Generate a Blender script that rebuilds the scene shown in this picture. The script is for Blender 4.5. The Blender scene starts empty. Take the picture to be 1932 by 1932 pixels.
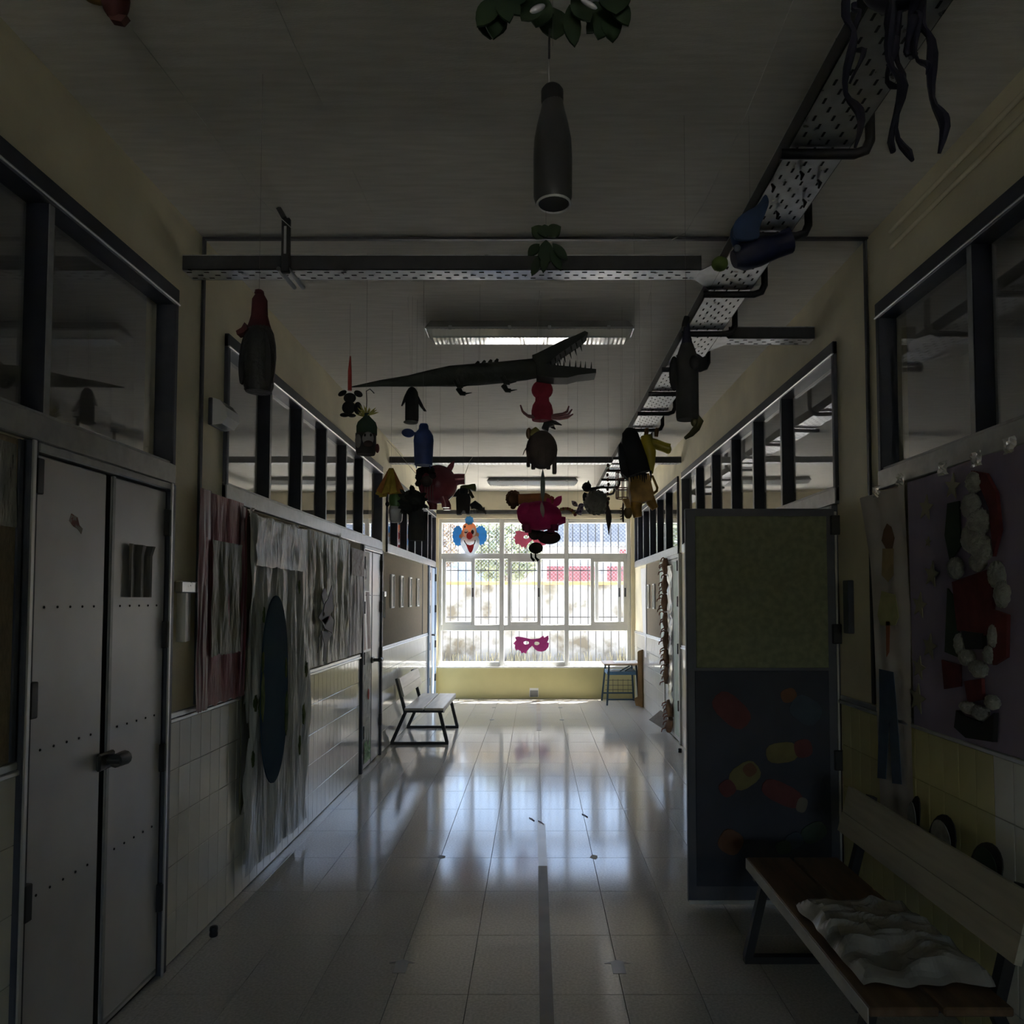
import bpy, bmesh, math, random
from mathutils import Vector, Matrix, noise
random.seed(11)
R = math.radians
scene = bpy.context.scene
COL = scene.collection

# ------------------------------------------------------------------ camera
FPX, PITCH, SX, SY, EYE = 1370.0, R(2.4), 44.0, 107.0, 1.525
cam_data = bpy.data.cameras.new('camera')
cam = bpy.data.objects.new('camera', cam_data)
COL.objects.link(cam)
cam_data.sensor_width = 36.0
cam_data.lens = FPX / 1932.0 * 36.0
cam_data.shift_x = -SX / 1932.0
cam_data.shift_y = SY / 1932.0
cam_data.clip_start = 0.02
cam_data.clip_end = 300
cam.location = (0, 0, EYE)
cam.rotation_euler = (R(90) + PITCH, 0, 0)
scene.camera = cam

# ------------------------------------------------------------------ world, sun, exposure
world = bpy.data.worlds.new('world'); scene.world = world
world.use_nodes = True
wn = world.node_tree; wn.nodes.clear()
sky = wn.nodes.new('ShaderNodeTexSky')
sky.sky_type = 'NISHITA'; sky.sun_disc = False
sky.sun_elevation = R(66); sky.sun_rotation = R(30); sky.dust_density = 1.5; sky.air_density = 1.0
wb = wn.nodes.new('ShaderNodeBackground'); wb.inputs['Strength'].default_value = 0.6
wo = wn.nodes.new('ShaderNodeOutputWorld')
wn.links.new(sky.outputs[0], wb.inputs[0]); wn.links.new(wb.outputs[0], wo.inputs[0])

sun_d = bpy.data.lights.new('sun', 'SUN'); sun_d.energy = 26.0; sun_d.angle = R(0.6); sun_d.color = (1.0, .95, .86)
sun = bpy.data.objects.new('sun', sun_d); COL.objects.link(sun)
sun.location = (6, 20, 20)
sun.rotation_euler = Vector((-.34, -.31, -1)).to_track_quat('-Z', 'Y').to_euler()

# importance-sampling portal in the far window opening (gives no light of its own)
por_d = bpy.data.lights.new('window_portal', 'AREA'); por_d.shape = 'RECTANGLE'; por_d.size = 3.0; por_d.size_y = 2.3
por_d.cycles.is_portal = True
por = bpy.data.objects.new('window_portal', por_d); COL.objects.link(por)
por.location = (0, 11.5, 1.63); por.rotation_euler = (R(-90), 0, 0)

por2_d = bpy.data.lights.new('fill_window_portal', 'AREA'); por2_d.shape = 'RECTANGLE'; por2_d.size = 2.5; por2_d.size_y = 1.4  # portal for the added fill window
por2_d.cycles.is_portal = True
por2 = bpy.data.objects.new('fill_window_portal', por2_d); COL.objects.link(por2)
por2.location = (0, -9.2, 1.8); por2.rotation_euler = (R(90), 0, 0)

vs = scene.view_settings
vs.view_transform = 'Standard'; vs.look = 'None'; vs.gamma = 1.0; vs.use_curve_mapping = False
vs.exposure = 1.12
scene.cycles.use_denoising = True
scene.cycles.max_bounces = 16
scene.cycles.diffuse_bounces = 10
scene.cycles.glossy_bounces = 6
scene.cycles.transparent_max_bounces = 24
scene.cycles.transmission_bounces = 8
scene.cycles.sample_clamp_indirect = 8.0
scene.cycles.caustics_reflective = True

# ------------------------------------------------------------------ helpers
CP, SP = math.cos(PITCH), math.sin(PITCH)
def at(px, py, Y):
    """point of the place at depth Y metres down the corridor seen at that spot of the photograph"""
    a = (px - 966 - SX) / FPX; b = -(py - 966 - SY) / FPX
    dx, dy, dz = a, CP - b * SP, SP + b * CP
    t = Y / dy
    return Vector((dx * t, Y, EYE + dz * t))
def onx(px, py, X):
    a = (px - 966 - SX) / FPX; b = -(py - 966 - SY) / FPX
    t = X / a
    return Vector((X, (CP - b * SP) * t, EYE + (SP + b * CP) * t))
def pxm(Y): return Y / FPX       # metres per photograph pixel at depth Y

class MB:
    def __init__(s): s.v = []; s.f = []
    def add(s, vs, fs):
        n = len(s.v); s.v += [Vector(p) for p in vs]; s.f += [tuple(i + n for i in f) for f in fs]; return s
    def box(s, x0, x1, y0, y1, z0, z1):
        if x0 > x1: x0, x1 = x1, x0
        if y0 > y1: y0, y1 = y1, y0
        if z0 > z1: z0, z1 = z1, z0
        return s.add([(x0,y0,z0),(x1,y0,z0),(x1,y1,z0),(x0,y1,z0),(x0,y0,z1),(x1,y0,z1),(x1,y1,z1),(x0,y1,z1)],
                     [(0,3,2,1),(4,5,6,7),(0,1,5,4),(1,2,6,5),(2,3,7,6),(3,0,4,7)])
    def bbox(s, x0, x1, y0, y1, z0, z1, b=.004):
        """box with chamfered edges"""
        bm = bmesh.new()
        t = MB().box(x0, x1, y0, y1, z0, z1)
        vv = [bm.verts.new(p) for p in t.v]
        for f in t.f: bm.faces.new([vv[i] for i in f])
        bmesh.ops.bevel(bm, geom=list(bm.edges), offset=b, segments=1, affect='EDGES', profile=.5)
        bm.verts.index_update()
        s.add([v.co.copy() for v in bm.verts], [tuple(v.index for v in f.verts) for f in bm.faces])
        bm.free(); return s
    def beam(s, a, b, w, h, up=(0,0,1)):
        """bar of rectangular section from a to b"""
        a = Vector(a); b = Vector(b); d = (b - a).normalized(); up = Vector(up)
        sd = d.cross(up)
        if sd.length < 1e-4: sd = d.cross(Vector((1,0,0)))
        sd.normalize(); u = sd.cross(d).normalized()
        c = [sd*w/2+u*h/2, -sd*w/2+u*h/2, -sd*w/2-u*h/2, sd*w/2-u*h/2]
        return s.add([a+k for k in c]+[b+k for k in c], [(0,1,2,3),(7,6,5,4),(0,4,5,1),(1,5,6,2),(2,6,7,3),(3,7,4,0)])
    def tube(s, pts, r, n=8, cap=True):
        pts = [Vector(p) for p in pts]
        rs = r if isinstance(r, (list, tuple)) else [r]*len(pts)
        t0 = (pts[1]-pts[0]).normalized()
        ref = Vector((0,0,1)) if abs(t0.z) < .9 else Vector((1,0,0))
        nrm = t0.cross(ref).normalized()
        base = len(s.v); vs = []
        for i, p in enumerate(pts):
            if i == 0: t = pts[1]-pts[0]
            elif i == len(pts)-1: t = pts[-1]-pts[-2]
            else: t = (pts[i+1]-pts[i]).normalized()+(pts[i]-pts[i-1]).normalized()
            if t.length < 1e-9: t = t0
            t = t.normalized()
            nrm = (nrm - t*nrm.dot(t))
            if nrm.length < 1e-6: nrm = t.orthogonal()
            nrm.normalize(); bi = t.cross(nrm)
            for k in range(n):
                a = 2*math.pi*k/n
                vs.append(p + (nrm*math.cos(a)+bi*math.sin(a))*rs[i])
        fs = []
        for i in range(len(pts)-1):
            for k in range(n):
                k2 = (k+1) % n
                fs.append((i*n+k, i*n+k2, (i+1)*n+k2, (i+1)*n+k))
        if cap:
            fs.append(tuple(range(n-1, -1, -1))); m = (len(pts)-1)*n
            fs.append(tuple(range(m, m+n)))
        return s.add(vs, fs)
    def lathe(s, prof, c=(0,0,0), n=20, sx=1, sy=1, cap=True):
        c = Vector(c); vs = []
        for r, z in prof:
            for k in range(n):
                a = 2*math.pi*k/n
                vs.append(c+Vector((math.cos(a)*r*sx, math.sin(a)*r*sy, z)))
        fs = []
        for i in range(len(prof)-1):
            for k in range(n):
                k2 = (k+1) % n
                fs.append((i*n+k, i*n+k2, (i+1)*n+k2, (i+1)*n+k))
        if cap:
            fs.append(tuple(range(n-1, -1, -1))); m = (len(prof)-1)*n
            fs.append(tuple(range(m, m+n)))
        return s.add(vs, fs)
    def ball(s, c, rx, ry=None, rz=None, n=16, m=10, jit=0, rot=None):
        ry = rx if ry is None else ry; rz = rx if rz is None else rz
        c = Vector(c); vs = []; fs = []
        for i in range(1, m):
            th = math.pi*i/m
            for k in range(n):
                a = 2*math.pi*k/n
                p = Vector((math.sin(th)*math.cos(a)*rx, math.sin(th)*math.sin(a)*ry, math.cos(th)*rz))
                if jit: p *= 1+random.uniform(-jit, jit)
                vs.append(p)
        vs += [Vector((0,0,rz)), Vector((0,0,-rz))]
        T, B = len(vs)-2, len(vs)-1
        for i in range(m-2):
            for k in range(n):
                k2 = (k+1) % n
                fs.append((i*n+k, (i+1)*n+k, (i+1)*n+k2, i*n+k2))
        for k in range(n):
            k2 = (k+1) % n
            fs.append((T, k, k2)); fs.append((B, (m-2)*n+k2, (m-2)*n+k))
        if rot is not None: vs = [rot @ p for p in vs]
        return s.add([c+p for p in vs], fs)
    def prism(s, outline, depth, hole=None):
        """closed outline of 3-D points (one plane) pushed along +Y (or vector) by depth"""
        d = Vector((0, depth, 0)) if not isinstance(depth, Vector) else depth
        n = len(outline); o = [Vector(p) for p in outline]
        nrm = Vector((0,0,0))
        for i in range(n): nrm += o[i].cross(o[(i+1) % n])
        if nrm.dot(d) > 0: o = o[::-1]
        vs = o+[p+d for p in o]
        fs = [tuple(range(n)), tuple(range(2*n-1, n-1, -1))]
        for i in range(n):
            j = (i+1) % n
            fs.append((j, i, i+n, j+n))
        return s.add(vs, fs)
    def grid(s, nu, nv, fn):
        vs = [fn(i/nu, j/nv) for j in range(nv+1) for i in range(nu+1)]
        fs = [(j*(nu+1)+i, j*(nu+1)+i+1, (j+1)*(nu+1)+i+1, (j+1)*(nu+1)+i) for j in range(nv) for i in range(nu)]
        return s.add(vs, fs)

ORG = {}
def obj(name, mb, mat, parent=None, smooth=False, origin=None):
    if parent is not None:
        o0 = ORG[parent.name]
    elif origin is not None:
        o0 = Vector(origin)
    else:
        xs = [p.x for p in mb.v]; ys = [p.y for p in mb.v]; zs = [p.z for p in mb.v]
        o0 = Vector(((min(xs)+max(xs))/2, (min(ys)+max(ys))/2, min(zs)))
    me = bpy.data.meshes.new(name)
    me.from_pydata([p-o0 for p in mb.v], [], mb.f)
    me.validate(); me.update()
    if smooth:
        me.polygons.foreach_set('use_smooth', [True]*len(me.polygons))
        try: me.set_sharp_from_angle(angle=R(50))
        except Exception: pass
    if mat is not None: me.materials.append(mat)
    o = bpy.data.objects.new(name, me); COL.objects.link(o)
    if parent is not None: o.parent = parent; o.location = (0,0,0)
    else: o.location = o0
    ORG[o.name] = o0
    return o
def thing(name, label, cat, loc, group=None):
    o = bpy.data.objects.new(name, None); COL.objects.link(o)
    o.empty_display_size = .1
    o.location = loc; ORG[o.name] = Vector(loc)
    return tag(o, label, cat, group)
def tag(o, label, cat, group=None, kind=None):
    o['label'] = label; o['category'] = cat
    if group: o['group'] = group
    if kind: o['kind'] = kind
    return o
def lab(o, label): o['label'] = label; return o
def struct(name, mb, mat, label=None, cat=None, smooth=False):
    o = obj(name, mb, mat, None, smooth); o['kind'] = 'structure'
    if label: o['label'] = label
    if cat: o['category'] = cat
    return o
def sthing(name, label, cat, loc):
    o = thing(name, label, cat, loc); o['kind'] = 'structure'; return o
def copy_mesh(name, me, parent, loc, rot=(0,0,0), mat=None):
    o = bpy.data.objects.new(name, me); COL.objects.link(o)
    o.parent = parent; o.location = Vector(loc)-ORG[parent.name]; o.rotation_euler = rot
    return o

# ------------------------------------------------------------------ materials
def mat(name, c, rough=.6, metal=0.0, var=.18, scale=6.0, bump=0.0, bscale=80.0, spec=.5, stretch=(1,1,1), c2=None,
        coat=0.0, coat_r=.1, trans=0.0, lo=.35, hi=.65, sheen=0.0, detail=4, bstretch=None, rvar=0.0, subs=0.0, transl=0.0, alpha=1.0):
    m = bpy.data.materials.new(name); m.use_nodes = True
    nt = m.node_tree; nt.nodes.clear(); N = nt.nodes.new; Lk = nt.links.new
    out = N('ShaderNodeOutputMaterial'); b = N('ShaderNodeBsdfPrincipled')
    Lk(b.outputs[0], out.inputs[0])
    tc = N('ShaderNodeTexCoord'); mp = N('ShaderNodeMapping'); mp.inputs['Scale'].default_value = stretch
    Lk(tc.outputs['Object'], mp.inputs[0])
    nz = N('ShaderNodeTexNoise'); nz.inputs['Scale'].default_value = scale; nz.inputs['Detail'].default_value = detail
    Lk(mp.outputs[0], nz.inputs[0])
    rp = N('ShaderNodeValToRGB')
    if c2 is None: ca = [max(0, k*(1-var)) for k in c]; cb = [min(1, k*(1+var)) for k in c]
    else: ca, cb = c, c2
    rp.color_ramp.elements[0].position = lo; rp.color_ramp.elements[1].position = hi
    rp.color_ramp.elements[0].color = (*ca, 1); rp.color_ramp.elements[1].color = (*cb, 1)
    Lk(nz.outputs['Fac'], rp.inputs[0]); Lk(rp.outputs[0], b.inputs['Base Color'])
    b.inputs['Roughness'].default_value = rough; b.inputs['Metallic'].default_value = metal
    b.inputs['Specular IOR Level'].default_value = spec
    b.inputs['Coat Weight'].default_value = coat; b.inputs['Coat Roughness'].default_value = coat_r
    b.inputs['Transmission Weight'].default_value = trans
    b.inputs['Sheen Weight'].default_value = sheen
    b.inputs['Alpha'].default_value = alpha
    if rvar:
        mr = N('ShaderNodeMapRange'); mr.inputs[3].default_value = max(.02, rough-rvar); mr.inputs[4].default_value = rough+rvar
        Lk(nz.outputs['Fac'], mr.inputs[0]); Lk(mr.outputs[0], b.inputs['Roughness'])
    if bump:
        bn = N('ShaderNodeTexNoise'); bn.inputs['Scale'].default_value = bscale; bn.inputs['Detail'].default_value = 3
        m2 = N('ShaderNodeMapping'); m2.inputs['Scale'].default_value = bstretch or stretch
        Lk(tc.outputs['Object'], m2.inputs[0]); Lk(m2.outputs[0], bn.inputs[0])
        bp = N('ShaderNodeBump'); bp.inputs['Strength'].default_value = bump; bp.inputs['Distance'].default_value = .01
        Lk(bn.outputs['Fac'], bp.inputs['Height']); Lk(bp.outputs[0], b.inputs['Normal'])
    if transl:
        tr = N('ShaderNodeBsdfTranslucent'); Lk(rp.outputs[0], tr.inputs[0])
        mx = N('ShaderNodeMixShader'); mx.inputs[0].default_value = transl
        Lk(b.outputs[0], mx.inputs[1]); Lk(tr.outputs[0], mx.inputs[2]); Lk(mx.outputs[0], out.inputs[0])
    return m

def glass_mat(name, ior=1.5, tint=(1,1,1), rough=.0, gain=1.0):
    """thin clear pane: mirrors by Fresnel on its outward faces, otherwise lets light straight through"""
    m = bpy.data.materials.new(name); m.use_nodes = True
    nt = m.node_tree; nt.nodes.clear(); N = nt.nodes.new; Lk = nt.links.new
    out = N('ShaderNodeOutputMaterial'); mx = N('ShaderNodeMixShader')
    tr = N('ShaderNodeBsdfTransparent'); tr.inputs[0].default_value = (*tint, 1)
    gl = N('ShaderNodeBsdfGlossy'); gl.inputs['Roughness'].default_value = rough
    gl.inputs[0].default_value = (.97, .98, 1, 1)
    fr = N('ShaderNodeFresnel'); fr.inputs[0].default_value = ior
    ge = N('ShaderNodeNewGeometry')
    inv = N('ShaderNodeMath'); inv.operation = 'SUBTRACT'; inv.inputs[0].default_value = gain
    Lk(ge.outputs['Backfacing'], inv.inputs[1])
    mu = N('ShaderNodeMath'); mu.operation = 'MULTIPLY'; mu.use_clamp = True
    Lk(fr.outputs[0], mu.inputs[0]); Lk(inv.outputs[0], mu.inputs[1])
    Lk(mu.outputs[0], mx.inputs[0]); Lk(tr.outputs[0], mx.inputs[1]); Lk(gl.outputs[0], mx.inputs[2])
    Lk(mx.outputs[0], out.inputs[0])
    return m

MT = {}
MT['floor'] = mat('terrazzo_floor', (.41,.405,.385), .11, var=.12, scale=90, detail=6, rvar=.03, c2=(.53,.52,.50), spec=.20)
MT['grout'] = mat('dark_grout', (.17,.16,.145), .9)
MT['ceiling'] = mat('grey_ceiling_plaster', (.56,.545,.50), .85, scale=5, stretch=(1,9,1), c2=(.64,.62,.575), bump=.22, bscale=30, bstretch=(1.5,10,1))
MT['paint'] = mat('cream_wall_paint', (.72,.665,.49), .6, var=.12, scale=2.2, bump=.15, bscale=60)
MT['cream'] = mat('pale_cream_paint', (.74,.67,.50), .6, var=.08, scale=2.2)
MT['yellow'] = mat('yellow_wall_paint', (.56,.51,.25), .45, var=.07, scale=2.0)
MT['white_tile'] = mat('white_glazed_tile', (.74,.74,.70), .10, var=.05, scale=3, spec=.5)
MT['olive_tile'] = mat('pale_olive_glazed_tile', (.62,.58,.30), .14, var=.08, scale=3, spec=.6)  # olive yellow tone for one stretch of the right dado
MT['rail'] = mat('grey_painted_metal_rail', (.34,.35,.37), .32, metal=.35, var=.1, scale=20)
MT['navy'] = mat('navy_mullion_paint', (.013,.015,.026), .5, var=.15, scale=12)
MT['frame'] = mat('dark_slate_frame_paint', (.055,.06,.08), .42, var=.12, scale=12)
MT['alu'] = mat('white_window_aluminium', (.72,.73,.72), .4, var=.05, scale=6)
MT['door_metal'] = mat('grey_door_sheet', (.58,.58,.61), .33, metal=.3, var=.09, scale=2.5, rvar=.06)
MT['pinboard'] = mat('brown_pinboard', (.23,.185,.12), .9, var=.12, scale=150, detail=2, stretch=(1,1,.3))
MT['glass'] = glass_mat('window_glass', 1.5)
MT['transom_glass'] = glass_mat('transom_glass', 1.85, gain=1.15)
MT['dark'] = mat('black_shadow_gap', (.012,.012,.014), .7)
MT['black'] = mat('black_plastic', (.02,.02,.022), .45)
MT['iron'] = mat('dark_iron', (.07,.072,.08), .5, metal=.3)
MT['galv'] = mat('galvanised_steel', (.58,.59,.61), .30, metal=.85, var=.12, scale=18, rvar=.08)
MT['tray_side'] = mat('shade_dark_tray_steel', (.045,.045,.047), .5, metal=.3, var=.12, scale=18)  # near-black tone paints the shade on the sides of the galvanised trays
MT['chrome'] = mat('bare_aluminium', (.62,.63,.65), .3, metal=.8, var=.06, scale=8)
MT['white'] = mat('white_plastic', (.84,.84,.82), .35, var=.05)
MT['concrete'] = mat('yard_concrete', (.62,.60,.55), .9, var=.1, scale=3)
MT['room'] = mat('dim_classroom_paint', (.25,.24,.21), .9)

# ------------------------------------------------------------------ the room shell
XL, XR, YB, YF, H = -1.54, 1.54, 11.22, -9.0, 3.20
WT = .12                                    # corridor wall thickness
SILL, HEAD = 2.02, 2.84                     # transom band

floor = struct('floor', MB().box(-4.6, 4.6, YF-.15, YB+.28, -.22, -.012), MT['grout'], 'polished beige terrazzo corridor floor of oblong tiles', 'floor')
ceiling = struct('ceiling', MB().box(-4.6, 4.6, YF-.15, YB+.28, H, H+.2), MT['ceiling'], 'streaky grey plaster corridor ceiling', 'ceiling')

# floor tiles, .30 x .495 m, joints recessed
xj = [XL] + [.04+.30*k for k in range(-5, 5)] + [XR]
xj = sorted(x for x in xj if XL-.001 <= x <= XR+.001)
y0 = 2.375
yj = [y0+.495*k for k in range(0, 18)]
yj = [y for y in yj if y < YB-.05]+[YB]
tile_cache = {}
def floor_tile_mesh(w, d):
    k = (round(w,3), round(d,3))
    if k not in tile_cache:
        g = .0011
        t = MB().bbox(-w/2+g, w/2-g, -d/2+g, d/2-g, -.012, 0, .0008)
        me = bpy.data.meshes.new('floor_tile'); me.from_pydata([tuple(p) for p in t.v], [], t.f); me.update()
        me.materials.append(MT['floor']); tile_cache[k] = me
    return tile_cache[k]
for i in range(len(xj)-1):
    for j in range(len(yj)-1):
        w = xj[i+1]-xj[i]; d = yj[j+1]-yj[j]
        if w < .02: continue
        copy_mesh('floor_tile', floor_tile_mesh(w, d), floor, ((xj[i]+xj[i+1])/2, (yj[j]+yj[j+1])/2, random.uniform(-.0002, .0001)),
                  (random.uniform(-.0003,.0003), random.uniform(-.0003,.0003), 0))
rest = MB()
for i in range(len(xj)-1):
    k = 0
    while y0-.495*(k+1) > YF-.4:
        rest.box(xj[i]+.001, xj[i+1]-.001, max(YF, y0-.495*(k+1))+.001, y0-.495*k-.001, -.012, 0); k += 1
ro = obj('floor_tile', rest, MT['floor'], floor); ro['kind'] = 'stuff'

# walls are built from blocks that leave the door and transom openings free
def side_wall(name, X, sgn, doors, windows, label):
    """X = corridor face; wall runs from X away from the corridor"""
    mb = MB(); X1 = X+sgn*WT
    def runs(openings):
        y = YF; out = []
        for a, b in sorted(openings):
            if a > y: out.append((y, a))
            y = b
        if y < YB+.28: out.append((y, YB+.28))
        return out
    for a, b in runs(doors): mb.box(X, X1, a, b, -.01, SILL)
    for a, b in runs(windows): mb.box(X, X1, a, b, SILL, HEAD)
    mb.box(X, X1, YF, YB+.28, HEAD, H)
    return struct(name, mb, MT['paint'], label, 'wall')
DOORS_L = [(2.17, 3.03), (6.40, 7.20), (10.36, 11.06)]
WINS_L = [(-1.9, 3.05), (3.55, 7.20), (7.46, 11.10)]
DOORS_R = [(3.70, 4.52), (7.66, 8.60)]
WINS_R = [(-1.9, 3.20), (3.66, 7.52), (7.74, 11.10)]
wall_left = side_wall('wall_left', XL, -1, DOORS_L, WINS_L, 'cream painted corridor wall with white tiled dado behind the plastic sheets')
wall_right = side_wall('wall_right', XR, 1, DOORS_R, WINS_R, 'cream painted corridor wall with tiled dado behind the wooden bench')

# back wall with the window opening
WX0, WX1, WZ0, WZ1 = -1.50, 1.48, .485, 2.775
bw = MB()
bw.box(XL, XR, YB, YB+.26, -.01, WZ0)
wall_back = struct('wall_back', bw, MT['yellow'], 'yellow painted wall below the big barred window', 'wall')
bu = MB()
bu.box(XL, XR, YB, YB+.26, WZ1, H); bu.box(XL, WX0, YB, YB+.26, WZ0, WZ1); bu.box(WX1, XR, YB, YB+.26, WZ0, WZ1)
obj('upper_wall', bu, MT['cream'], wall_back)
# shell of the dark rooms beyond both walls, and the wall behind the viewer with its added fill window
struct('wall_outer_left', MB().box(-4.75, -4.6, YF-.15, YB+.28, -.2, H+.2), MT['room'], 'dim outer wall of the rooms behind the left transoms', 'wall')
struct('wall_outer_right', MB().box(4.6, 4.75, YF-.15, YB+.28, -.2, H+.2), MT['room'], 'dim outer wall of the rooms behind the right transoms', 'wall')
FW = (-1.25, 1.25, 1.1, 2.5)
fwm = MB(); fwm.box(-4.6, FW[0], YF-.15, YF, -.01, H); fwm.box(FW[1], 4.6, YF-.15, YF, -.01, H); fwm.box(FW[0], FW[1], YF-.15, YF, -.01, FW[2]); fwm.box(FW[0], FW[1], YF-.15, YF, FW[3], H)
struct('wall_front', fwm, MT['paint'], 'cream wall with an added fill window closing the corridor behind the viewer', 'wall')
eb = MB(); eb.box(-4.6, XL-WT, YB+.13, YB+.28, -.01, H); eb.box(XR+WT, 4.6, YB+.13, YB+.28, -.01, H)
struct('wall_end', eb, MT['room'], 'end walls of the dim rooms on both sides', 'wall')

# ------------------------------------------------------------------ dado tiles
TW, TH, TD = .10, .20, .008
def wall_tile_mesh(m, w=TW):
    g = .0012
    t = MB().bbox(-TD, 0, -w/2+g, w/2-g, -TH/2+g, TH/2-g, .0015)
    me = bpy.data.meshes.new('wall_tile'); me.from_pydata([tuple(p) for p in t.v], [], t.f); me.update()
    me.materials.append(m); return me
tm_white, tm_olive = wall_tile_mesh(MT['white_tile']), wall_tile_mesh(MT['olive_tile'])
def dado(wall, X, sgn, segs):
    single = 0; mass = MB(); back = MB()
    for a, b, solo, me in segs:
        n = max(1, int(round((b-a)/TW)))
        back.box(X, X-sgn*.004, a, b, 0, 1.002)
        for i in range(n):
            yc = a+(i+.5)*TW
            for r in range(5):
                zc = .004+TH*(r+.5)
                if solo and single < 300:
                    ry = random.gauss(0, .004)
                    copy_mesh('wall_tile', me, wall, (X + (TD+.003 if sgn < 0 else -.003), yc, zc), (0, random.gauss(0,.003), random.gauss(0,.004)))
                    single += 1
                else:
                    x0 = X-sgn*.003
                    mass.box(x0, x0-sgn*TD, yc-TW/2+.0012, yc+TW/2-.0012, zc-TH/2+.0012, zc+TH/2-.0012)
    obj('tile_bed', back, MT['grout'], wall)
    if mass.v:
        o = obj('wall_tile', mass, MT['white_tile'], wall); o['kind'] = 'stuff'
dado(wall_left, XL, -1, [(3.05, 6.35, True, tm_white), (7.24, 10.34, True, tm_white), (1.87, 2.17, True, tm_white)])
dado(wall_right, XR, 1, [(2.45, 3.65, True, tm_olive), (1.75, 2.45, True, tm_white), (8.62, 11.2, True, tm_white), (4.54, 7.64, False, tm_white)])

# moulding on top of the dado (trim)
tn = 0
for X, sg, segs in ((XL, 1, [(1.4, 2.17), (3.05, 6.37), (7.24, 10.34)]), (XR, -1, [(1.4, 3.66), (4.54, 7.64), (8.64, 11.2)])):
    for a, b in segs:
        tn += 1
        m = MB(); m.bbox(X, X+sg*.022, a, b, 1.006, 1.022, .003); m.bbox(X, X+sg*.014, a, b, 1.022, 1.046, .003)
        struct('trim_%d' % tn, m, MT['chrome'], None)

# expansion joint cover running round walls and ceiling
JY = 3.30
jm = MB()
jm.bbox(XL, XL+.012, JY-.012, JY+.012, 1.05, H, .003)
jm.bbox(XR-.012, XR, JY+.0, JY+.024, 1.05, H, .003)
jm.bbox(XL, XR, JY-.012, JY+.012, H-.012, H, .003)
struct('trim_%d' % (tn+1), jm, MT['iron'], 'dark expansion joint strip running up the walls and across the ceiling', 'joint strip')

# ------------------------------------------------------------------ transom windows
wcount = 0
def transom(X, sg, a, b, fronts, label, mull_d=.036):
    """sg: +1 if the corridor lies towards +X of X"""
    global wcount
    wcount += 1
    t = sthing('window_%d' % wcount, label, 'window', (X, (a+b)/2, SILL))
    glx = X-sg*.034                                     # glass plane, set back from the wall face
    z0, z1 = SILL, HEAD
    # rails
    m = MB(); m.bbox(X+sg*.022, glx-sg*.03, a, b, z0-.012, z0+.072, .004)
    obj('sill_rail', m, MT['rail'], t)
    m = MB(); m.bbox(X+sg*.010, glx+sg*.004, a, b, z0+.072, z0+.084, .002)
    obj('sill_bead', m, MT['rail'], t)
    m = MB(); m.bbox(X+sg*.022, glx-sg*.03, a, b, z1-.070, z1+.004, .004)
    obj('head_rail', m, MT['frame'], t)
    m = MB(); m.bbox(X+sg*.028, X-sg*.01, a, b, z1-.066, z1-.058, .002)
    obj('head_bead', m, MT['chrome'], t)
    for y, n in ((a, 1), (b, -1)):
        m = MB(); m.bbox(X+sg*.02, glx-sg*.03, y, y+n*.028, z0, z1, .004)
        obj('jamb', m, MT['frame'], t)
    edges = [a+.028]
    for y in fronts:
        m = MB(); m.bbox(X+sg*.008, glx-sg*.03, y, y+.030, z0+.08, z1-.066, .003)
        o = obj('mullion', m, MT['navy'], t)
        m = MB(); m.bbox(X+sg*.0105, X+sg*.006, y+.003, y+.029, z0+.08, z1-.066, .001)
        obj('lit_mullion_face', m, MT['rail'], o)  # pale strip paints grazing light on the front of the dark mullion
        edges += [y, y+.030]
    edges.append(b-.028)
    for i in range(0, len(edges), 2):
        if edges[i+1]-edges[i] < .02: continue
        dx = random.uniform(-.0006,.0006); dz = random.uniform(-.0015,.0015); y0_, y1_ = edges[i], edges[i+1]
        # old drawn glass: very slightly bowed pane
        amp = random.uniform(-.0012,.0012)
        def f(u, v, off=0):
            return Vector((glx+sg*(off+amp*math.sin(math.pi*u)*math.sin(math.pi*v*1.3+.4)+dz*(v-.5)+dx*(u-.5)), y0_+(y1_-y0_)*u, z0+.075+(z1-z0-.14)*v))
        m = MB(); nu, nv = 6, 8
        front = [f(i_/nu, j_/nv, .002) for j_ in range(nv+1) for i_ in range(nu+1)]
        backv = [f(i_/nu, j_/nv, -.002) for j_ in range(nv+1) for i_ in range(nu+1)]
        fs = []; n = len(front)
        for j_ in range(nv):
            for i_ in range(nu):
                q = (j_*(nu+1)+i_, j_*(nu+1)+i_+1, (j_+1)*(nu+1)+i_+1, (j_+1)*(nu+1)+i_)
                fs.append(q if sg > 0 else q[::-1])
                q2 = tuple(k+n for k in q); fs.append(q2[::-1] if sg > 0 else q2)
        m.add(front+backv, fs)
        obj('pane', m, MT['transom_glass'], t, smooth=True)
    return t
transom(XL, 1, -1.9, 3.05, [-.6, .1, .7, 1.30, 2.235], 'dark transom window above the grey double door nearest the viewer')
transom(XL, 1, 3.55, 7.20, [4.15, 4.71, 5.27, 5.83, 6.40], 'long navy mullioned transom above the hanging plastic sheets')
transom(XL, 1, 7.46, 11.10, [8.04, 8.63, 9.19, 9.75, 10.30, 10.68], 'long navy mullioned transom above the brown pinboard with four frames')
transom(XR, -1, -1.9, 3.20, [-.6, .1, .7, 1.45, 2.50], 'dark transom window above the purple poster')
transom(XR, -1, 3.66, 7.52, [4.47, 5.05, 5.62, 6.24, 6.86], 'long navy mullioned transom above the open dark door')
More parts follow.
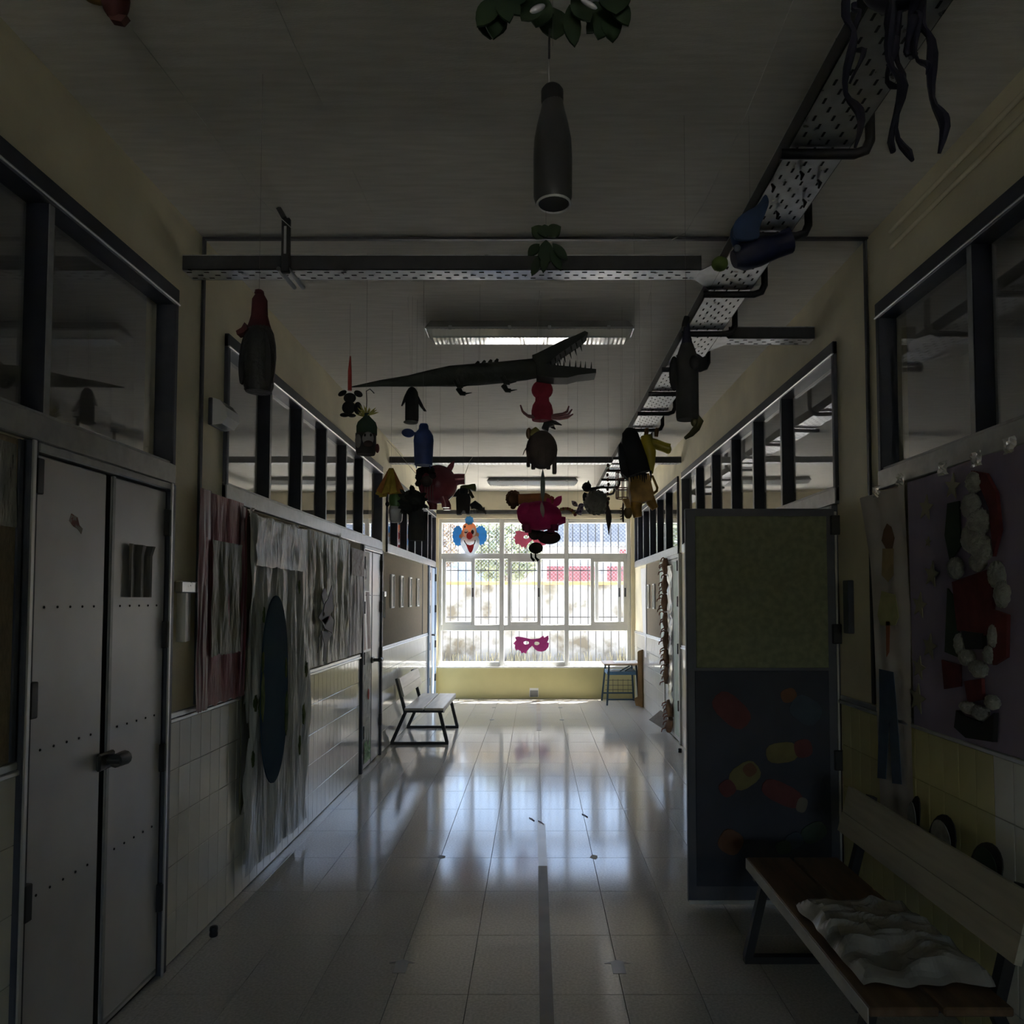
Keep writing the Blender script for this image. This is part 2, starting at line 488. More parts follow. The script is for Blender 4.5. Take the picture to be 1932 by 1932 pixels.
transom(XR, -1, 7.74, 11.10, [8.48, 9.08, 9.66, 10.24, 10.80], 'long navy mullioned transom above the door with the paper caterpillar')

# ------------------------------------------------------------------ far window
GY = YB+.10
win = sthing('window_%d' % (wcount+1), 'large white framed window of nine lights with iron bars outside', 'window', (0, YB, WZ0))
cols = [(-1.455, -.560), (-.485, .448), (.520, 1.420)]
rows = [(.555, 1.035), (1.130, 2.148), (2.236, 2.710)]
fr = MB()
fy0, fy1 = YB+.05, YB+.15
xs = [WX0, cols[0][0], cols[0][1], cols[1][0], cols[1][1], cols[2][0], cols[2][1], WX1]
for i in range(0, 8, 2): 
    m = MB(); m.bbox(xs[i], xs[i+1], fy0, fy1, WZ0, WZ1, .006); obj('upright', m, MT['alu'], win)
zs_ = [WZ0, rows[0][0], rows[0][1], rows[1][0], rows[1][1], rows[2][0], rows[2][1], WZ1]
for c0, c1 in cols:
    for i in range(0, 8, 2):
        m = MB(); m.bbox(c0, c1, fy0+.004, fy1-.004, zs_[i], zs_[i+1], .006); obj('crossbar', m, MT['alu'], win)
m = MB(); m.bbox(XL+.01, XR-.01, YB-.006, YB+.05, WZ0-.02, WZ0+.008, .006); obj('window_sill', m, MT['alu'], win)
def pane(x0, x1, y, z0, z1):
    m = MB(); m.box(x0, x1, y-.002, y+.002, z0, z1); return obj('pane', m, MT['glass'], win)
for c0, c1 in cols:
    pane(c0, c1, GY, *rows[0]); pane(c0, c1, GY, *rows[2])
def sash(x0, x1, y, bars=()):
    z0, z1 = rows[1]; z0 -= .01; z1 += .01; w = .055
    s = obj('sash', MB().bbox(x0, x0+w, y-.018, y+.018, z0, z1, .004).bbox(x1-w, x1, y-.018, y+.018, z0, z1, .004)
            .bbox(x0+w, x1-w, y-.018, y+.018, z0, z0+w, .004).bbox(x0+w, x1-w, y-.018, y+.018, z1-w, z1, .004), MT['alu'], win)
    p = MB(); p.box(x0+w, x1-w, y-.002, y+.002, z0+w, z1-w); obj('pane', p, MT['glass'], s)
    l = MB(); l.bbox(x1-w+.012, x1-w+.034, y-.034, y-.018, 1.56, 1.70, .004); obj('latch', l, MT['iron'], s)
    return s
sash(cols[0][0]+.01, -.94, YB+.07)
pane(-.93, cols[0][1], YB+.12, *rows[1])
sash(-.43, .085, YB+.07)
pane(.09, cols[1][1], YB+.12, *rows[1])
pane(cols[2][0], .86, YB+.12, *rows[1])
sash(.86, cols[2][1]+.005, YB+.07); sash(.93, 1.34, YB+.115)

rw = sthing('window_%d' % (wcount+2), 'plain unseen window added behind the viewer to light the near end', 'window', (0, YF, FW[2]))  # unseen window, added as fill light for the near surfaces
for a, b in ((FW[0], FW[0]+.06), (-.03, .03), (FW[1]-.06, FW[1])): obj('upright', MB().bbox(a, b, YF-.12, YF-.04, FW[2], FW[3], .005), MT['alu'], rw)
for a, b in ((FW[2], FW[2]+.06), (FW[3]-.06, FW[3])): obj('crossbar', MB().bbox(FW[0], FW[1], YF-.118, YF-.042, a, b, .005), MT['alu'], rw)
for a, b in ((FW[0]+.06, -.03), (.03, FW[1]-.06)): obj('pane', MB().box(a, b, YF-.082, YF-.078, FW[2]+.06, FW[3]-.06), MT['glass'], rw)
struct('ground_rear', MB().box(-30, 30, -40, YF-.15, -.22, -.02), MT['concrete'], 'concrete yard behind the viewer', 'yard')

# iron security bars outside
grille = thing('window_grille', 'dark iron security grille of upright bars outside the big window', 'window bars', (0, YB+.33, .45))
x = -1.47
while x < 1.5:
    m = MB(); m.tube([(x, YB+.33, .45), (x, YB+.33, 2.80)], .0075, 6); obj('bar', m, MT['iron'], grille, True); x += .1215
for z in (.50, 1.24, 1.26+.72, 2.76):
    m = MB(); m.box(-1.52, 1.52, YB+.322, YB+.338, z-.008, z+.008); obj('crossbar', m, MT['iron'], grille)
for z in (.5, 2.76):
    for x in (-1.49, 1.49): obj('wall_anchor', MB().box(x-.01, x+.01, YB+.25, YB+.33, z-.01, z+.01), MT['iron'], grille)

# ------------------------------------------------------------------ outside: yard, wall, houses, trees
struct('ground', MB().box(-30, 30, YB+.28, 60, -.22, -.02), MT['concrete'], 'pale concrete school yard beyond the window', 'yard')
MT['stain_wall'] = mat('weathered_whitewash', (.10,.088,.065), .9, scale=2.4, c2=(.245,.245,.24), lo=.37, hi=.52, detail=10, bump=.3, bscale=8)
MT['coping'] = mat('ochre_coping', (.42,.26,.09), .9, var=.2, scale=5)
gw = thing('yard_wall', 'weathered whitewashed yard wall with ochre coping outside the window', 'wall', (0, 16, 0))
obj('wall_body', MB().box(-14, 14, 15.9, 16.15, -.02, 1.84), MT['stain_wall'], gw)
obj('coping', MB().bbox(-14, 14, 15.84, 16.21, 1.84, 1.915, .02), MT['coping'], gw)
MT['dry_weed'] = mat('dry_weeds', (.30,.27,.16), .9)
weeds = MB()
for i in range(350):
    x = random.uniform(-3.2, 3.2); h = random.uniform(.08, .55)*(.4+.6*abs(noise.noise(Vector((x*1.3, 0, 2)))))
    y = 15.75+random.uniform(-.2, .1); dx = random.uniform(-.1, .1)
    weeds.add([(x-.008, y, 0), (x+.008, y, 0), (x+dx+.004, y+random.uniform(-.05,.05), h+.15), (x+dx-.004, y, h+.15)], [(0,1,2,3)])
wo_ = obj('weeds', weeds, MT['dry_weed']); tag(wo_, 'dry weeds growing along the foot of the yard wall', 'weeds', kind='stuff')

MT['bwhite'] = mat('white_render', (.40,.41,.43), .9, var=.05, scale=1)
MT['bblue'] = mat('pale_blue_render', (.20,.27,.36), .8, var=.08, scale=1)
MT['maroon'] = mat('maroon_shutter', (.16,.04,.05), .7, var=.1)
MT['slate'] = mat('grey_roof_sheet', (.16,.165,.18), .7, var=.08, scale=3, stretch=(6,1,1))
def house(name, label, x0, x1, y0, z1, m, wins, roof):
    t = thing(name, label, 'house', ((x0+x1)/2, y0, 0))
    obj('wall', MB().box(x0, x1, y0, y0+6, -.02, z1), m, t)
    for a, b, c, d, mm in wins:
        o = obj('window', MB().bbox(a, b, y0-.06, y0+.02, c, d, .02), MT['alu'], t)
        obj('shutter', MB().bbox(a+.06, b-.06, y0-.09, y0-.055, c+.05, d-.05, .01), mm, o)
    obj('roof', MB().add([(x0-.3, y0-.4, z1), (x1+.3, y0-.4, z1), (x1+.3, y0+6.4, z1+roof), (x0-.3, y0+6.4, z1+roof),
                          (x0-.3, y0-.4, z1+.15), (x1+.3, y0-.4, z1+.15), (x1+.3, y0+6.4, z1+roof+.15), (x0-.3, y0+6.4, z1+roof+.15)],
                         [(0,3,2,1),(4,5,6,7),(0,1,5,4),(1,2,6,5),(2,3,7,6),(3,0,4,7)]), MT['slate'], t)
    return t
house('white_house', 'white house with maroon shutters behind the yard wall', -.6, 9.0, 26, 3.4, MT['bwhite'],
      [(.35, 2.2, 1.6, 2.75, MT['maroon']), (2.5, 4.35, 1.6, 2.75, MT['maroon']), (4.7, 6.5, 1.6, 2.75, MT['maroon']), (2.95, 3.75, 2.8, 3.35, MT['maroon'])], .12)
house('grey_shed', 'tall grey corrugated shed filling the view behind the white house', -.2, 9.0, 34, 7.2, MT['slate'], [], .3)
house('blue_house', 'pale blue house with plain front behind the yard wall', -6.6, -1.2, 27, 3.1, MT['bblue'],
      [(-3.9, -2.9, 1.5, 2.7, MT['bwhite']), (-5.6, -4.7, 1.5, 2.7, MT['bwhite'])], .8)
MT['leaf'] = mat('light_green_leaves', (.10,.13,.07), .6, c2=(.22,.24,.13), scale=3, transl=.35)
MT['leaf_red'] = mat('autumn_leaves', (.17,.11,.08), .6, c2=(.24,.21,.14), scale=3, transl=.35)
MT['bark'] = mat('grey_bark', (.22,.19,.15), .9)
def tree(label, x, y, h, rad, m, n=1500):
    t = thing('tree', label, 'tree', (x, y, 0), 'trees beyond the yard wall')
    tr = MB(); tr.tube([(x, y, -.02), (x+.1, y, h*.4), (x, y, h*.75)], [.16, .12, .05], 8)
    for k in range(5):
        a = k*1.3; tr.tube([(x, y, h*(.35+.07*k)), (x+math.cos(a)*rad*.7, y+math.sin(a)*rad*.7, h*(.6+.08*k))], [.05, .02], 6)
    obj('trunk', tr, MT['bark'], t, True)
    c = MB()
    for i in range(n):
        d = Vector((random.gauss(0,1), random.gauss(0,1), random.gauss(0,1))).normalized()*rad*random.uniform(.35, 1)**.6
        p = Vector((x, y, h*.75))+Vector((d.x, d.y, d.z*.9))
        u = Vector((random.uniform(-1,1), random.uniform(-1,1), random.uniform(-1,1))).normalized()*.13
        w = u.orthogonal().normalized()*.07
        c.add([p-u, p+w, p+u, p-w], [(0,1,2,3)])
    o = obj('foliage', c, m, t); o['kind'] = 'stuff'
tree('pale green bushy tree beyond the window, left of the pink mask', -.9, 22, 4.1, 1.2, MT['leaf'])
tree('reddish autumn tree far beyond the window, seen behind the clown face', -3.6, 23, 4.6, 1.3, MT['leaf_red'])
tree('tall thin green tree beyond the left lights of the window', -5.2, 21, 4.4, .8, MT['leaf'])
# chain-link fence on top of the yard wall
MT['wire'] = mat('grey_wire', (.33,.34,.36), .5, metal=.5)
fence = thing('chain_link_fence', 'tall grey chain-link fence standing above the yard wall', 'fence', (0, 16.4, 0))
for x in (-4.5, -1.5, 1.5, 4.5):
    obj('post', MB().tube([(x, 16.4, -.02), (x, 16.4, 4.4)], .03, 8), MT['wire'], fence, True)
lk = MB()
z0_, z1_ = 1.9, 4.3
x = -7.5
while x < 5.2:
    a, b = x, x+(z1_-z0_)
    if b > -4.6:
        lk.beam((a, 16.4, z0_), (b, 16.4, z1_), .006, .006)
        lk.beam((a, 16.405, z1_), (b, 16.405, z0_), .006, .006)
    x += .085
o = obj('mesh_wire', lk, MT['wire'], fence); o['kind'] = 'stuff'

# ================================================================== doors
MT['steel_door'] = mat('brushed_aluminium_door', (.42,.43,.45), .30, metal=.55, var=.07, scale=3, rvar=.05)
MT['dark_door'] = mat('dark_blue_grey_door', (.085,.09,.11), .45, var=.12, scale=4)
MT['brass'] = mat('worn_metal_handle', (.10,.10,.10), .35, metal=.6)
MT['pale_blue'] = mat('pale_blue_door_paint', (.36,.48,.66), .35, var=.08, scale=4)
MT['screw'] = mat('rivet_dark', (.03,.03,.035), .5, metal=.5)

def hinge(parent, x0, x1, y0, y1, z):
    o = obj('hinge', MB().bbox(x0, x1, y0, y1, z-.055, z+.055, .003), MT['black'], parent)
def rivets(parent, X, sg, ys, z):
    for y in ys:
        obj('rivet', MB().ball((X, y, z), .003, .0045, .0045, 8, 5), MT['screw'], parent)

# door 1: grey sheet-metal double door, nearest on the left
d = sthing('door_1', 'grey sheet metal double door with dark centre gap, nearest on the left', 'door', (XL, 2.6, 0))
fx0, fx1 = XL-.06, XL+.03
obj('door_frame', MB().bbox(fx0, fx1, 2.160, 2.196, 0, SILL-.015, .005), MT['frame'], d)
obj('door_frame', MB().bbox(fx0, fx1, 3.000, 3.040, 0, SILL-.015, .005), MT['frame'], d)
obj('door_frame', MB().bbox(fx0, fx1, 2.196, 3.000, SILL-.045, SILL-.015, .005), MT['rail'], d)
obj('frame_bead', MB().bbox(XL+.030, XL+.037, 2.160, 2.176, 0, SILL-.015, .002), MT['chrome'], d)
obj('frame_bead', MB().bbox(XL+.030, XL+.037, 2.990, 3.004, 0, SILL-.015, .002), MT['chrome'], d)
for a, b, hy in ((2.200, 2.575, 2.200), (2.612, 2.992, 2.992)):
    lf = obj('door_leaf', MB().bbox(XL-.025, XL+.012, a, b, .012, SILL-.05, .005), MT['door_metal'], d)
    for z in (.32, 1.12-.24, 1.38, 1.84)[0:4] if hy > 2.5 else (.62, 1.22, 1.90):
        hinge(lf, XL+.010, XL+.034, hy-.016, hy+.016, z)
    obj('kick_rail', MB().bbox(XL+.0115, XL+.014, a+.01, b-.01, .03, .042, .001), MT['rail'], lf)
    n = 5
    ys = [a+(b-a)*(.16+.17*k) for k in range(n)]
    for z in (.62, 1.06, 1.50): rivets(lf, XL+.013, 1, ys, z)
obj('gap_strip', MB().box(XL-.02, XL+.004, 2.575, 2.612, .012, SILL-.05), MT['dark'], d)
obj('cover_strip', MB().bbox(XL+.012, XL+.018, 2.606, 2.622, .012, SILL-.05, .001), MT['rail'], d)
hd = obj('handle', MB().bbox(XL+.012, XL+.030, 2.545, 2.640, .925, .985, .006), MT['brass'], d)
k = MB(); k.tube([(XL+.03, 2.60, .955), (XL+.075, 2.60, .955)], [.018, .018], 12); k.tube([(XL+.06, 2.585, .955), (XL+.06, 2.645, .955)], [.024, .026], 12)
obj('knob', k, MT['brass'], hd, True)

# door 2: aluminium double door on the left beyond the sheets
d = sthing('door_2', 'shiny aluminium double door with a paper sign, beyond the grey plastic sheets', 'door', (XL, 6.8, 0))
for a, b in ((6.385, 6.43), (7.17, 7.215)):
    obj('door_frame', MB().bbox(XL-.06, XL+.03, a, b, 0, SILL-.013, .004), MT['frame'], d)
obj('door_frame', MB().bbox(XL-.06, XL+.03, 6.43, 7.17, SILL-.05, SILL-.013, .004), MT['rail'], d)
for a, b, hy in ((6.435, 6.785, 6.44), (6.812, 7.165, 7.16)):
    lf = obj('door_leaf', MB().bbox(XL-.025, XL+.012, a, b, .012, SILL-.055, .004), MT['steel_door'], d)
    for z in (.35, 1.0, 1.45, 1.85): hinge(lf, XL+.010, XL+.036, hy-.012, hy+.014, z)
    rivets(lf, XL+.013, 1, [a+(b-a)*(.16+.17*q) for q in range(5)], 1.56)
obj('gap_strip', MB().box(XL-.02, XL+.004, 6.785, 6.812, .012, SILL-.055), MT['dark'], d)
hd = obj('handle', MB().bbox(XL+.012, XL+.028, 6.78, 6.86, .93, .985, .005), MT['brass'], d)
k = MB(); k.tube([(XL+.02, 6.82, .957), (XL+.09, 6.82, .957)], .016, 10); k.tube([(XL+.085, 6.82, .957), (XL+.086, 6.90, .957)], .021, 10)
obj('knob', k, MT['brass'], hd, True)

# door 3: pale blue door in the far left corner
d = sthing('door_3', 'pale blue painted door in the far corner beside the window', 'door', (XL, 10.7, 0))
for a, b in ((10.345, 10.40), (11.03, 11.075)):
    obj('door_frame', MB().bbox(XL-.06, XL+.035, a, b, 0, SILL-.013, .004), MT['pale_blue'], d)
for a, b, hy in ((10.405, 10.70, 10.41), (10.72, 11.025, 11.02)):
    lf = obj('door_leaf', MB().bbox(XL-.025, XL+.016, a, b, .012, SILL-.03, .004), MT['steel_door'] if a < 10.5 else MT['pale_blue'], d)
    for z in (.35, .85, 1.38, 1.85): hinge(lf, XL+.012, XL+.040, hy-.012, hy+.012, z)
obj('handle', MB().tube([(XL+.016, 10.71, 1.0), (XL+.07, 10.71, 1.0), (XL+.07, 10.60, 1.0)], .012, 8), MT['brass'], d, True)

# door 4: open dark door standing across the right side
OX0, OX1, OY = .762, 1.530, 3.69
d = sthing('door_4', 'dark open door standing across the corridor, green board above and dark poster below', 'door', (1.15, OY, 0))
obj('door_frame', MB().bbox(XR-.03, XR+.07, 3.685, 3.72, 0, SILL-.013, .004), MT['frame'], d)
obj('door_frame', MB().bbox(XR-.03, XR+.07, 4.50, 4.54, 0, SILL-.013, .004), MT['frame'], d)
obj('door_frame', MB().bbox(XR-.03, XR+.07, 3.72, 4.50, SILL-.04, SILL-.013, .004), MT['rail'], d)
lf = obj('door_leaf', MB().bbox(OX0, OX1-.012, OY-.018, OY+.018, .018, 1.985, .004), MT['dark_door'], d)
MT['pale_edge'] = mat('scuffed_pale_door_edge', (.50,.49,.46), .5)
obj('edge_strip', MB().bbox(OX1-.012, OX1-.002, OY-.022, OY+.016, .04, 1.97, .002), MT['pale_edge'], lf)
obj('bottom_strip', MB().bbox(OX0, OX1-.01, OY-.024, OY-.016, .012, .032, .002), MT['pale_edge'], lf)
for z in (.72, 1.35, 1.90): obj('hinge', MB().bbox(OX1-.035, OX1+.012, OY-.034, OY+.0, z-.05, z+.05, .004), MT['black'], lf)
MT['green_board'] = mat('olive_green_panel', (.19,.205,.12), .75, var=.15, scale=30)
obj('green_panel', MB().bbox(OX0+.048, OX1-.055, OY-.026, OY-.017, 1.18, 1.945, .003), MT['green_board'], lf)
MT['night_paper'] = mat('blue_black_paper', (.030,.034,.052), .6, var=.2, scale=3)
pst = obj('dark_poster', MB().bbox(OX0+.040, OX1-.055, OY-.023, OY-.0175, .10, 1.165, .002), MT['night_paper'])
tag(pst, 'blue-black paper poster with coloured paper fish, on the lower open door', 'poster')
# coloured paper cut-outs glued to the poster (photograph px centre, half sizes px, tilt, colours)
pc = {}
def papm(c):
    k = tuple(c)
    if k not in pc: pc[k] = mat('craft_paper', c, .75, var=.12, scale=12)
    return pc[k]
def cutout(px, py, a, b, tilt, c, parent, Y, name='paper_piece', n=14, th=.002):
    th += .0006*len(parent.children)
    ctr = at(px, py, Y); s = pxm(Y); o = []
    for i in range(n):
        t = 2*math.pi*i/n
        u = a*s*math.copysign(abs(math.cos(t))**.7, math.cos(t)); v = b*s*math.copysign(abs(math.sin(t))**.7, math.sin(t))
        o.append(ctr+Vector((u*math.cos(tilt)-v*math.sin(tilt), 0, u*math.sin(tilt)+v*math.cos(tilt))))
    return obj(name, MB().prism(o, -th), papm(c), parent)
PY_ = OY-.0235
RED, YEL, ORG_, BLU, GRN, CRM = (.12,.034,.035), (.16,.14,.055), (.14,.065,.034), (.050,.070,.095), (.045,.070,.050), (.16,.14,.11)
for px, py, a, b, tl, c in ((1380,1340,40,24,-.75,RED),(1488,1312,15,13,.3,ORG_),(1520,1340,30,24,-.6,BLU),(1475,1420,30,19,.12,YEL),(1515,1412,17,17,.2,RED),
        (1405,1463,30,22,.6,YEL),(1414,1452,12,12,.6,ORG_),(1372,1487,15,15,.6,RED),(1475,1497,40,19,-.45,RED),(1512,1518,10,14,-.3,CRM),(1535,1570,24,17,.5,GRN),
        (1498,1585,16,14,.5,BLU),(1478,1598,14,12,.3,GRN),(1378,1588,22,22,-.5,ORG_)):
    cutout(px, py, a, b, tl, c, pst, PY_, 'paper_fish')

# door 5: white and green door with the caterpillar, far right
d = sthing('door_5', 'pale green and white door on the right carrying a paper caterpillar', 'door', (XR, 8.1, 0))
MT['mint'] = mat('streaked_mint_paper', (.40,.52,.44), .6, c2=(.62,.70,.64), scale=4, stretch=(1,6,1))
for a, b in ((7.645, 7.70), (8.57, 8.615)):
    obj('door_frame', MB().bbox(XR-.03, XR+.06, a, b, 0, SILL-.013, .004), MT['alu'], d)
obj('door_frame', MB().bbox(XR-.03, XR+.06, 7.70, 8.57, SILL-.05, SILL-.013, .004), MT['alu'], d)
lf = obj('door_leaf', MB().bbox(XR-.012, XR+.025, 7.705, 8.565, .012, SILL-.055, .004), MT['alu'], d)
obj('mint_panel', MB().bbox(XR-.018, XR-.011, 7.73, 8.02, .06, 1.93, .002), MT['mint'], lf)
for z in (.4, 1.0, 1.5, 1.88): obj('hinge', MB().bbox(XR-.04, XR-.01, 7.695, 7.72, z-.055, z+.055, .003), MT['black'], lf)

# ================================================================== pinboards and what hangs on the walls
def pinboard(label, X, sg, a, b, z0=1.05, z1=2.0):
    t = thing('pinboard', label, 'pinboard', (X, (a+b)/2, z0))
    obj('board', MB().bbox(X, X+sg*.010, a, b, z0, z1, .003), MT['pinboard'], t)
    obj('edge_strip', MB().bbox(X, X+sg*.016, b-.02, b, z0, z1, .002), MT['frame'], t)
    return t
pinboard('dark brown pinboard left of the grey double door, cut by the picture edge', XL, 1, 1.0, 2.15)
pinboard('brown pinboard behind the hanging plastic sheets', XL, 1, 3.62, 6.37)
pinboard('long brown pinboard with four white frames above the far bench', XL, 1, 7.235, 9.86)
pinboard('narrow brown pinboard next to the pale blue corner door', XL, 1, 9.90, 10.33)
pinboard('brown pinboard with two white frames on the far right', XR, -1, 8.63, 9.98)

# white picture frames seen nearly edge-on
MT['photo'] = mat('faded_photo', (.35,.30,.25), .4, c2=(.55,.52,.48), scale=14)
def picture(label, X, sg, yc, z0, z1, w=.20, group=None):
    t = thing('picture_frame', label, 'picture', (X+sg*.011, yc, z0), group)
    x0, x1 = X+sg*.011, X+sg*.030
    for y in (yc-w/2, yc+w/2-.018): obj('frame_side', MB().bbox(x0, x1, y, y+.018, z0, z1, .003), MT['white'], t)
    for z in (z0, z1-.018): obj('frame_bar', MB().bbox(x0, x1, yc-w/2+.018, yc+w/2-.018, z, z+.018, .003), MT['white'], t)
    obj('photo', MB().box(x0, X+sg*.020, yc-w/2+.018, yc+w/2-.018, z0+.018, z1-.018), MT['photo'], t)
for i, px in enumerate((737, 754.5, 771, 785.5)):
    y = onx(px, 1108, XL).y
    picture(['first', 'second', 'third', 'fourth'][i]+' white picture frame from the aluminium door, on the brown pinboard', XL, 1, y, 1.43, 1.79, .17, 'white frames on the brown pinboard')
for px, l in ((1226, 'white picture frame on the right pinboard, farther from the paper caterpillar'), (1236.5, 'white picture frame on the right pinboard, nearer the paper caterpillar')):
    y = onx(px, 1110, XR).y
    picture(l, XR, -1, y, 1.40, 1.72, .14, 'white frames on the right pinboard')

# small wall devices
def dispenser(label, X, sg, y, z0, h=.30, w=.075):
    t = thing('paper_strip_holder', label, 'holder', (X, y, z0))
    obj('paper_strip', MB().prism([Vector((X+sg*.001, y-w*.36, z0)), Vector((X+sg*.040, y-w*.36, z0)), Vector((X+sg*.010, y+w*.36, z0)), Vector((X+sg*.001, y+w*.36, z0))], Vector((0, 0, h*.80))), MT['white'], t)
    obj('clip_box', MB().bbox(X, X+sg*.032, y-w/2, y+w/2, z0+h*.80, z0+h, .005), MT['galv'], t)
    return t
MT['steelish'] = MT['galv']
p = onx(343, 1210, XL); dispenser('white paper strip in a grey clip box beside the grey double door', XL, 1, p.y, p.z, .262, .15)
p = onx(721, 1165, XL+.01); dispenser('small white paper strip holder beside the aluminium door', XL+.01, 1, p.y, p.z, .26, .09)
t = thing('emergency_light', 'small clear emergency light on the wall beside the long transom', 'lamp', (XL, 3.46, 2.3))
obj('lamp_back', MB().bbox(XL, XL+.02, 3.38, 3.53, 2.345, 2.475, .004), MT['frame'], t)
MT['clear_plastic'] = mat('clear_ribbed_plastic', (.86,.88,.90), .08, var=.03, spec=1.0, coat=1.0, coat_r=.03, transl=.3)
cv = MB()
prof = [(0,0),(.035,-.012),(.062,-.045),(.070,-.090),(.045,-.125),(0,-.13)]
outl = [Vector((XL+.02+a, 3.385, 2.475+b)) for a, b in prof]
cv.prism(outl, Vector((0, .14, 0)))
obj('lamp_cover', cv, MT['clear_plastic'], t)
obj('lamp_tube', MB().tube([(XL+.05, 3.395, 2.405), (XL+.05, 3.515, 2.405)], .009, 8), MT['white'], t, True)

# paper, stickers and foil print on and beside door 1
MT['foil'] = mat('crinkled_foil_print', (.20,.21,.18), .22, metal=.5, c2=(.42,.40,.38), scale=7, stretch=(1,3,.8), bump=.8, bscale=22, bstretch=(1,4,.7))
fo = obj('foil_picture', MB().grid(10, 14, lambda u, v: Vector((XL+.014+.004*math.sin(u*17)*math.sin(v*3+u*5), 1.78+.345*u, 1.735+.245*v))), MT['foil'])
tag(fo, 'crinkled shiny foil picture on the dark pinboard at the left edge', 'picture')
MT['grey_paper'] = mat('dark_grey_wavy_paper', (.10,.10,.095), .6, c2=(.17,.17,.16), scale=6, stretch=(1,5,.6))
a0 = onx(238, 1025, XL+.013); a1 = onx(279, 1127, XL+.013); 
nt_ = MB().grid(12, 10, lambda u, v: Vector((XL+.016+.006*(1+math.sin(u*14+.5)), a0.y+(a1.y-a0.y)*u*(1+.14*max(0, v-.8)*5), a1.z+(a0.z-a1.z)*v)))
no = obj('wavy_notice', nt_, MT['grey_paper']); tag(no, 'dark grey curling notice taped to the grey double door', 'notice')
MT['sticker'] = mat('peeling_red_sticker', (.22,.09,.08), .6, c2=(.30,.26,.25), scale=40, lo=.45, hi=.5)
s0 = onx(131, 968, XL+.013); s1 = onx(156, 1008, XL+.013)
st = obj('sticker', MB().prism([Vector((XL+.0122, s0.y+k*(s1.y-s0.y), s1.z+q*(s0.z-s1.z))) for k, q in ((0,.6),(.15,1),(.6,.85),(.75,.45),(1,.3),(.9,0),(.6,.25),(.3,.35))], Vector((.001,0,0))), MT['sticker'])
tag(st, 'torn red sticker on the upper left leaf of the grey double door', 'sticker')
# paper sign with a key drawing, above the aluminium door
MT['paper'] = mat('white_paper', (.74,.74,.75), .7, var=.03)
sy0, sy1 = onx(683, 1090, XL+.014).y, onx(697, 1090, XL+.014).y
sg_ = obj('paper_sign', MB().box(XL+.0125, XL+.0145, sy0, sy1, 1.60, 1.955), MT['paper'])
tag(sg_, 'white paper sign with a black drawing on the aluminium door', 'sign')
kx = XL+.0152; ky = (sy0+sy1)/2
km = MB(); km.ball((kx, ky, 1.86), .001, .035, .04, 12, 8)
obj('mark', km, MT['black'], sg_); obj('mark', MB().box(kx-.0005, kx+.0008, ky-.01, ky+.01, 1.72, 1.83), MT['black'], sg_)
obj('mark', MB().box(kx-.0005, kx+.0008, ky-.035, ky+.02, 1.785, 1.805), MT['black'], sg_); obj('mark', MB().box(kx-.0005, kx+.0008, ky-.03, ky+.03, 1.70, 1.725), MT['black'], sg_)
# dark streaked strip and wood-look paper on the left leaf of the aluminium door
MT['scribble'] = mat('painted_grey_green_strip', (.14,.15,.12), .5, c2=(.36,.36,.32), scale=9, stretch=(1,6,.8))
MT['mauve_strip'] = mat('mauve_brown_strip', (.20,.13,.13), .5, c2=(.30,.22,.21), scale=9, stretch=(1,8,.5))
g_ = obj('painted_strip', MB().grid(6, 30, lambda u, v: Vector((XL+.013+.005*random.random(), 6.45+.30*u, .06+.99*v))), MT['scribble'])
tag(g_, 'streaked grey green painted strip on the lower aluminium door', 'paper strip')
MT['grass_green'] = mat('green_tissue', (.10,.26,.09), .6, c2=(.35,.45,.30), scale=30)
obj('tissue_grass', MB().grid(6, 6, lambda u, v: Vector((XL+.022+.012*random.random(), 6.48+.24*u, .07+.2*v*(.6+.4*random.random())))), MT['grass_green'], g_)
obj('red_patch', MB().ball((XL+.02, 6.66, .66), .004, .03, .05), papm((.45,.08,.05)), g_)
g_ = obj('mauve_paper_strip', MB().grid(6, 16, lambda u, v: Vector((XL+.0135+.003*math.sin(u*9+v*3), 6.45+.31*u, 1.07+.52*v))), MT['mauve_strip'])
tag(g_, 'mauve brown paper strip under the white sign on the aluminium door', 'paper strip')

# ---------------------------------------------------------------- hanging plastic sheets, left wall
def sheet(X, y0, y1, z0, z1, amp=.012, freq=9, fan=0, sag=.0, seed=0, nu=60, nv=60, off=.03, tilt=0):
    """crumpled hanging plastic: pleats run mostly downwards"""
    def f(u, v):
        q = u+fan*(v-.5)*(u-.5)
        N_ = lambda a, b, c: noise.noise(Vector((a, b, c)))
        w = amp*(.55*math.sin(q*freq*4.1+seed+2.6*N_(u*2.2, v*1.1, seed)) + .9*N_(q*freq*1.7, v*1.6, seed+2)
                 + .55*N_(q*freq*4.0, v*3.2, seed+5)+.30*N_(u*freq*7, v*9, seed+9))
        zt = z1-sag*math.sin(math.pi*((u*3) % 1))
        zb = z0+tilt*(u-.5)+.012*noise.noise(Vector((u*9, 1, seed)))
        return Vector((X+off+w*(.35+.65*(1-abs(2*v-1)**3)), y0+(y1-y0)*u+.012*noise.noise(Vector((v*4, u*2, seed))), zb+(zt-zb)*v))
    return MB().grid(nu, nv, f)
MT['mauve_plastic'] = mat('mauve_plastic', (.36,.15,.17), .34, spec=.3, bump=.6, bscale=22, bstretch=(1,5,.6), var=.18, scale=6, stretch=(1,4,1), transl=.12)
MT['wine_plastic'] = mat('wine_red_plastic', (.15,.035,.05), .38, var=.2, scale=6, stretch=(1,6,1))
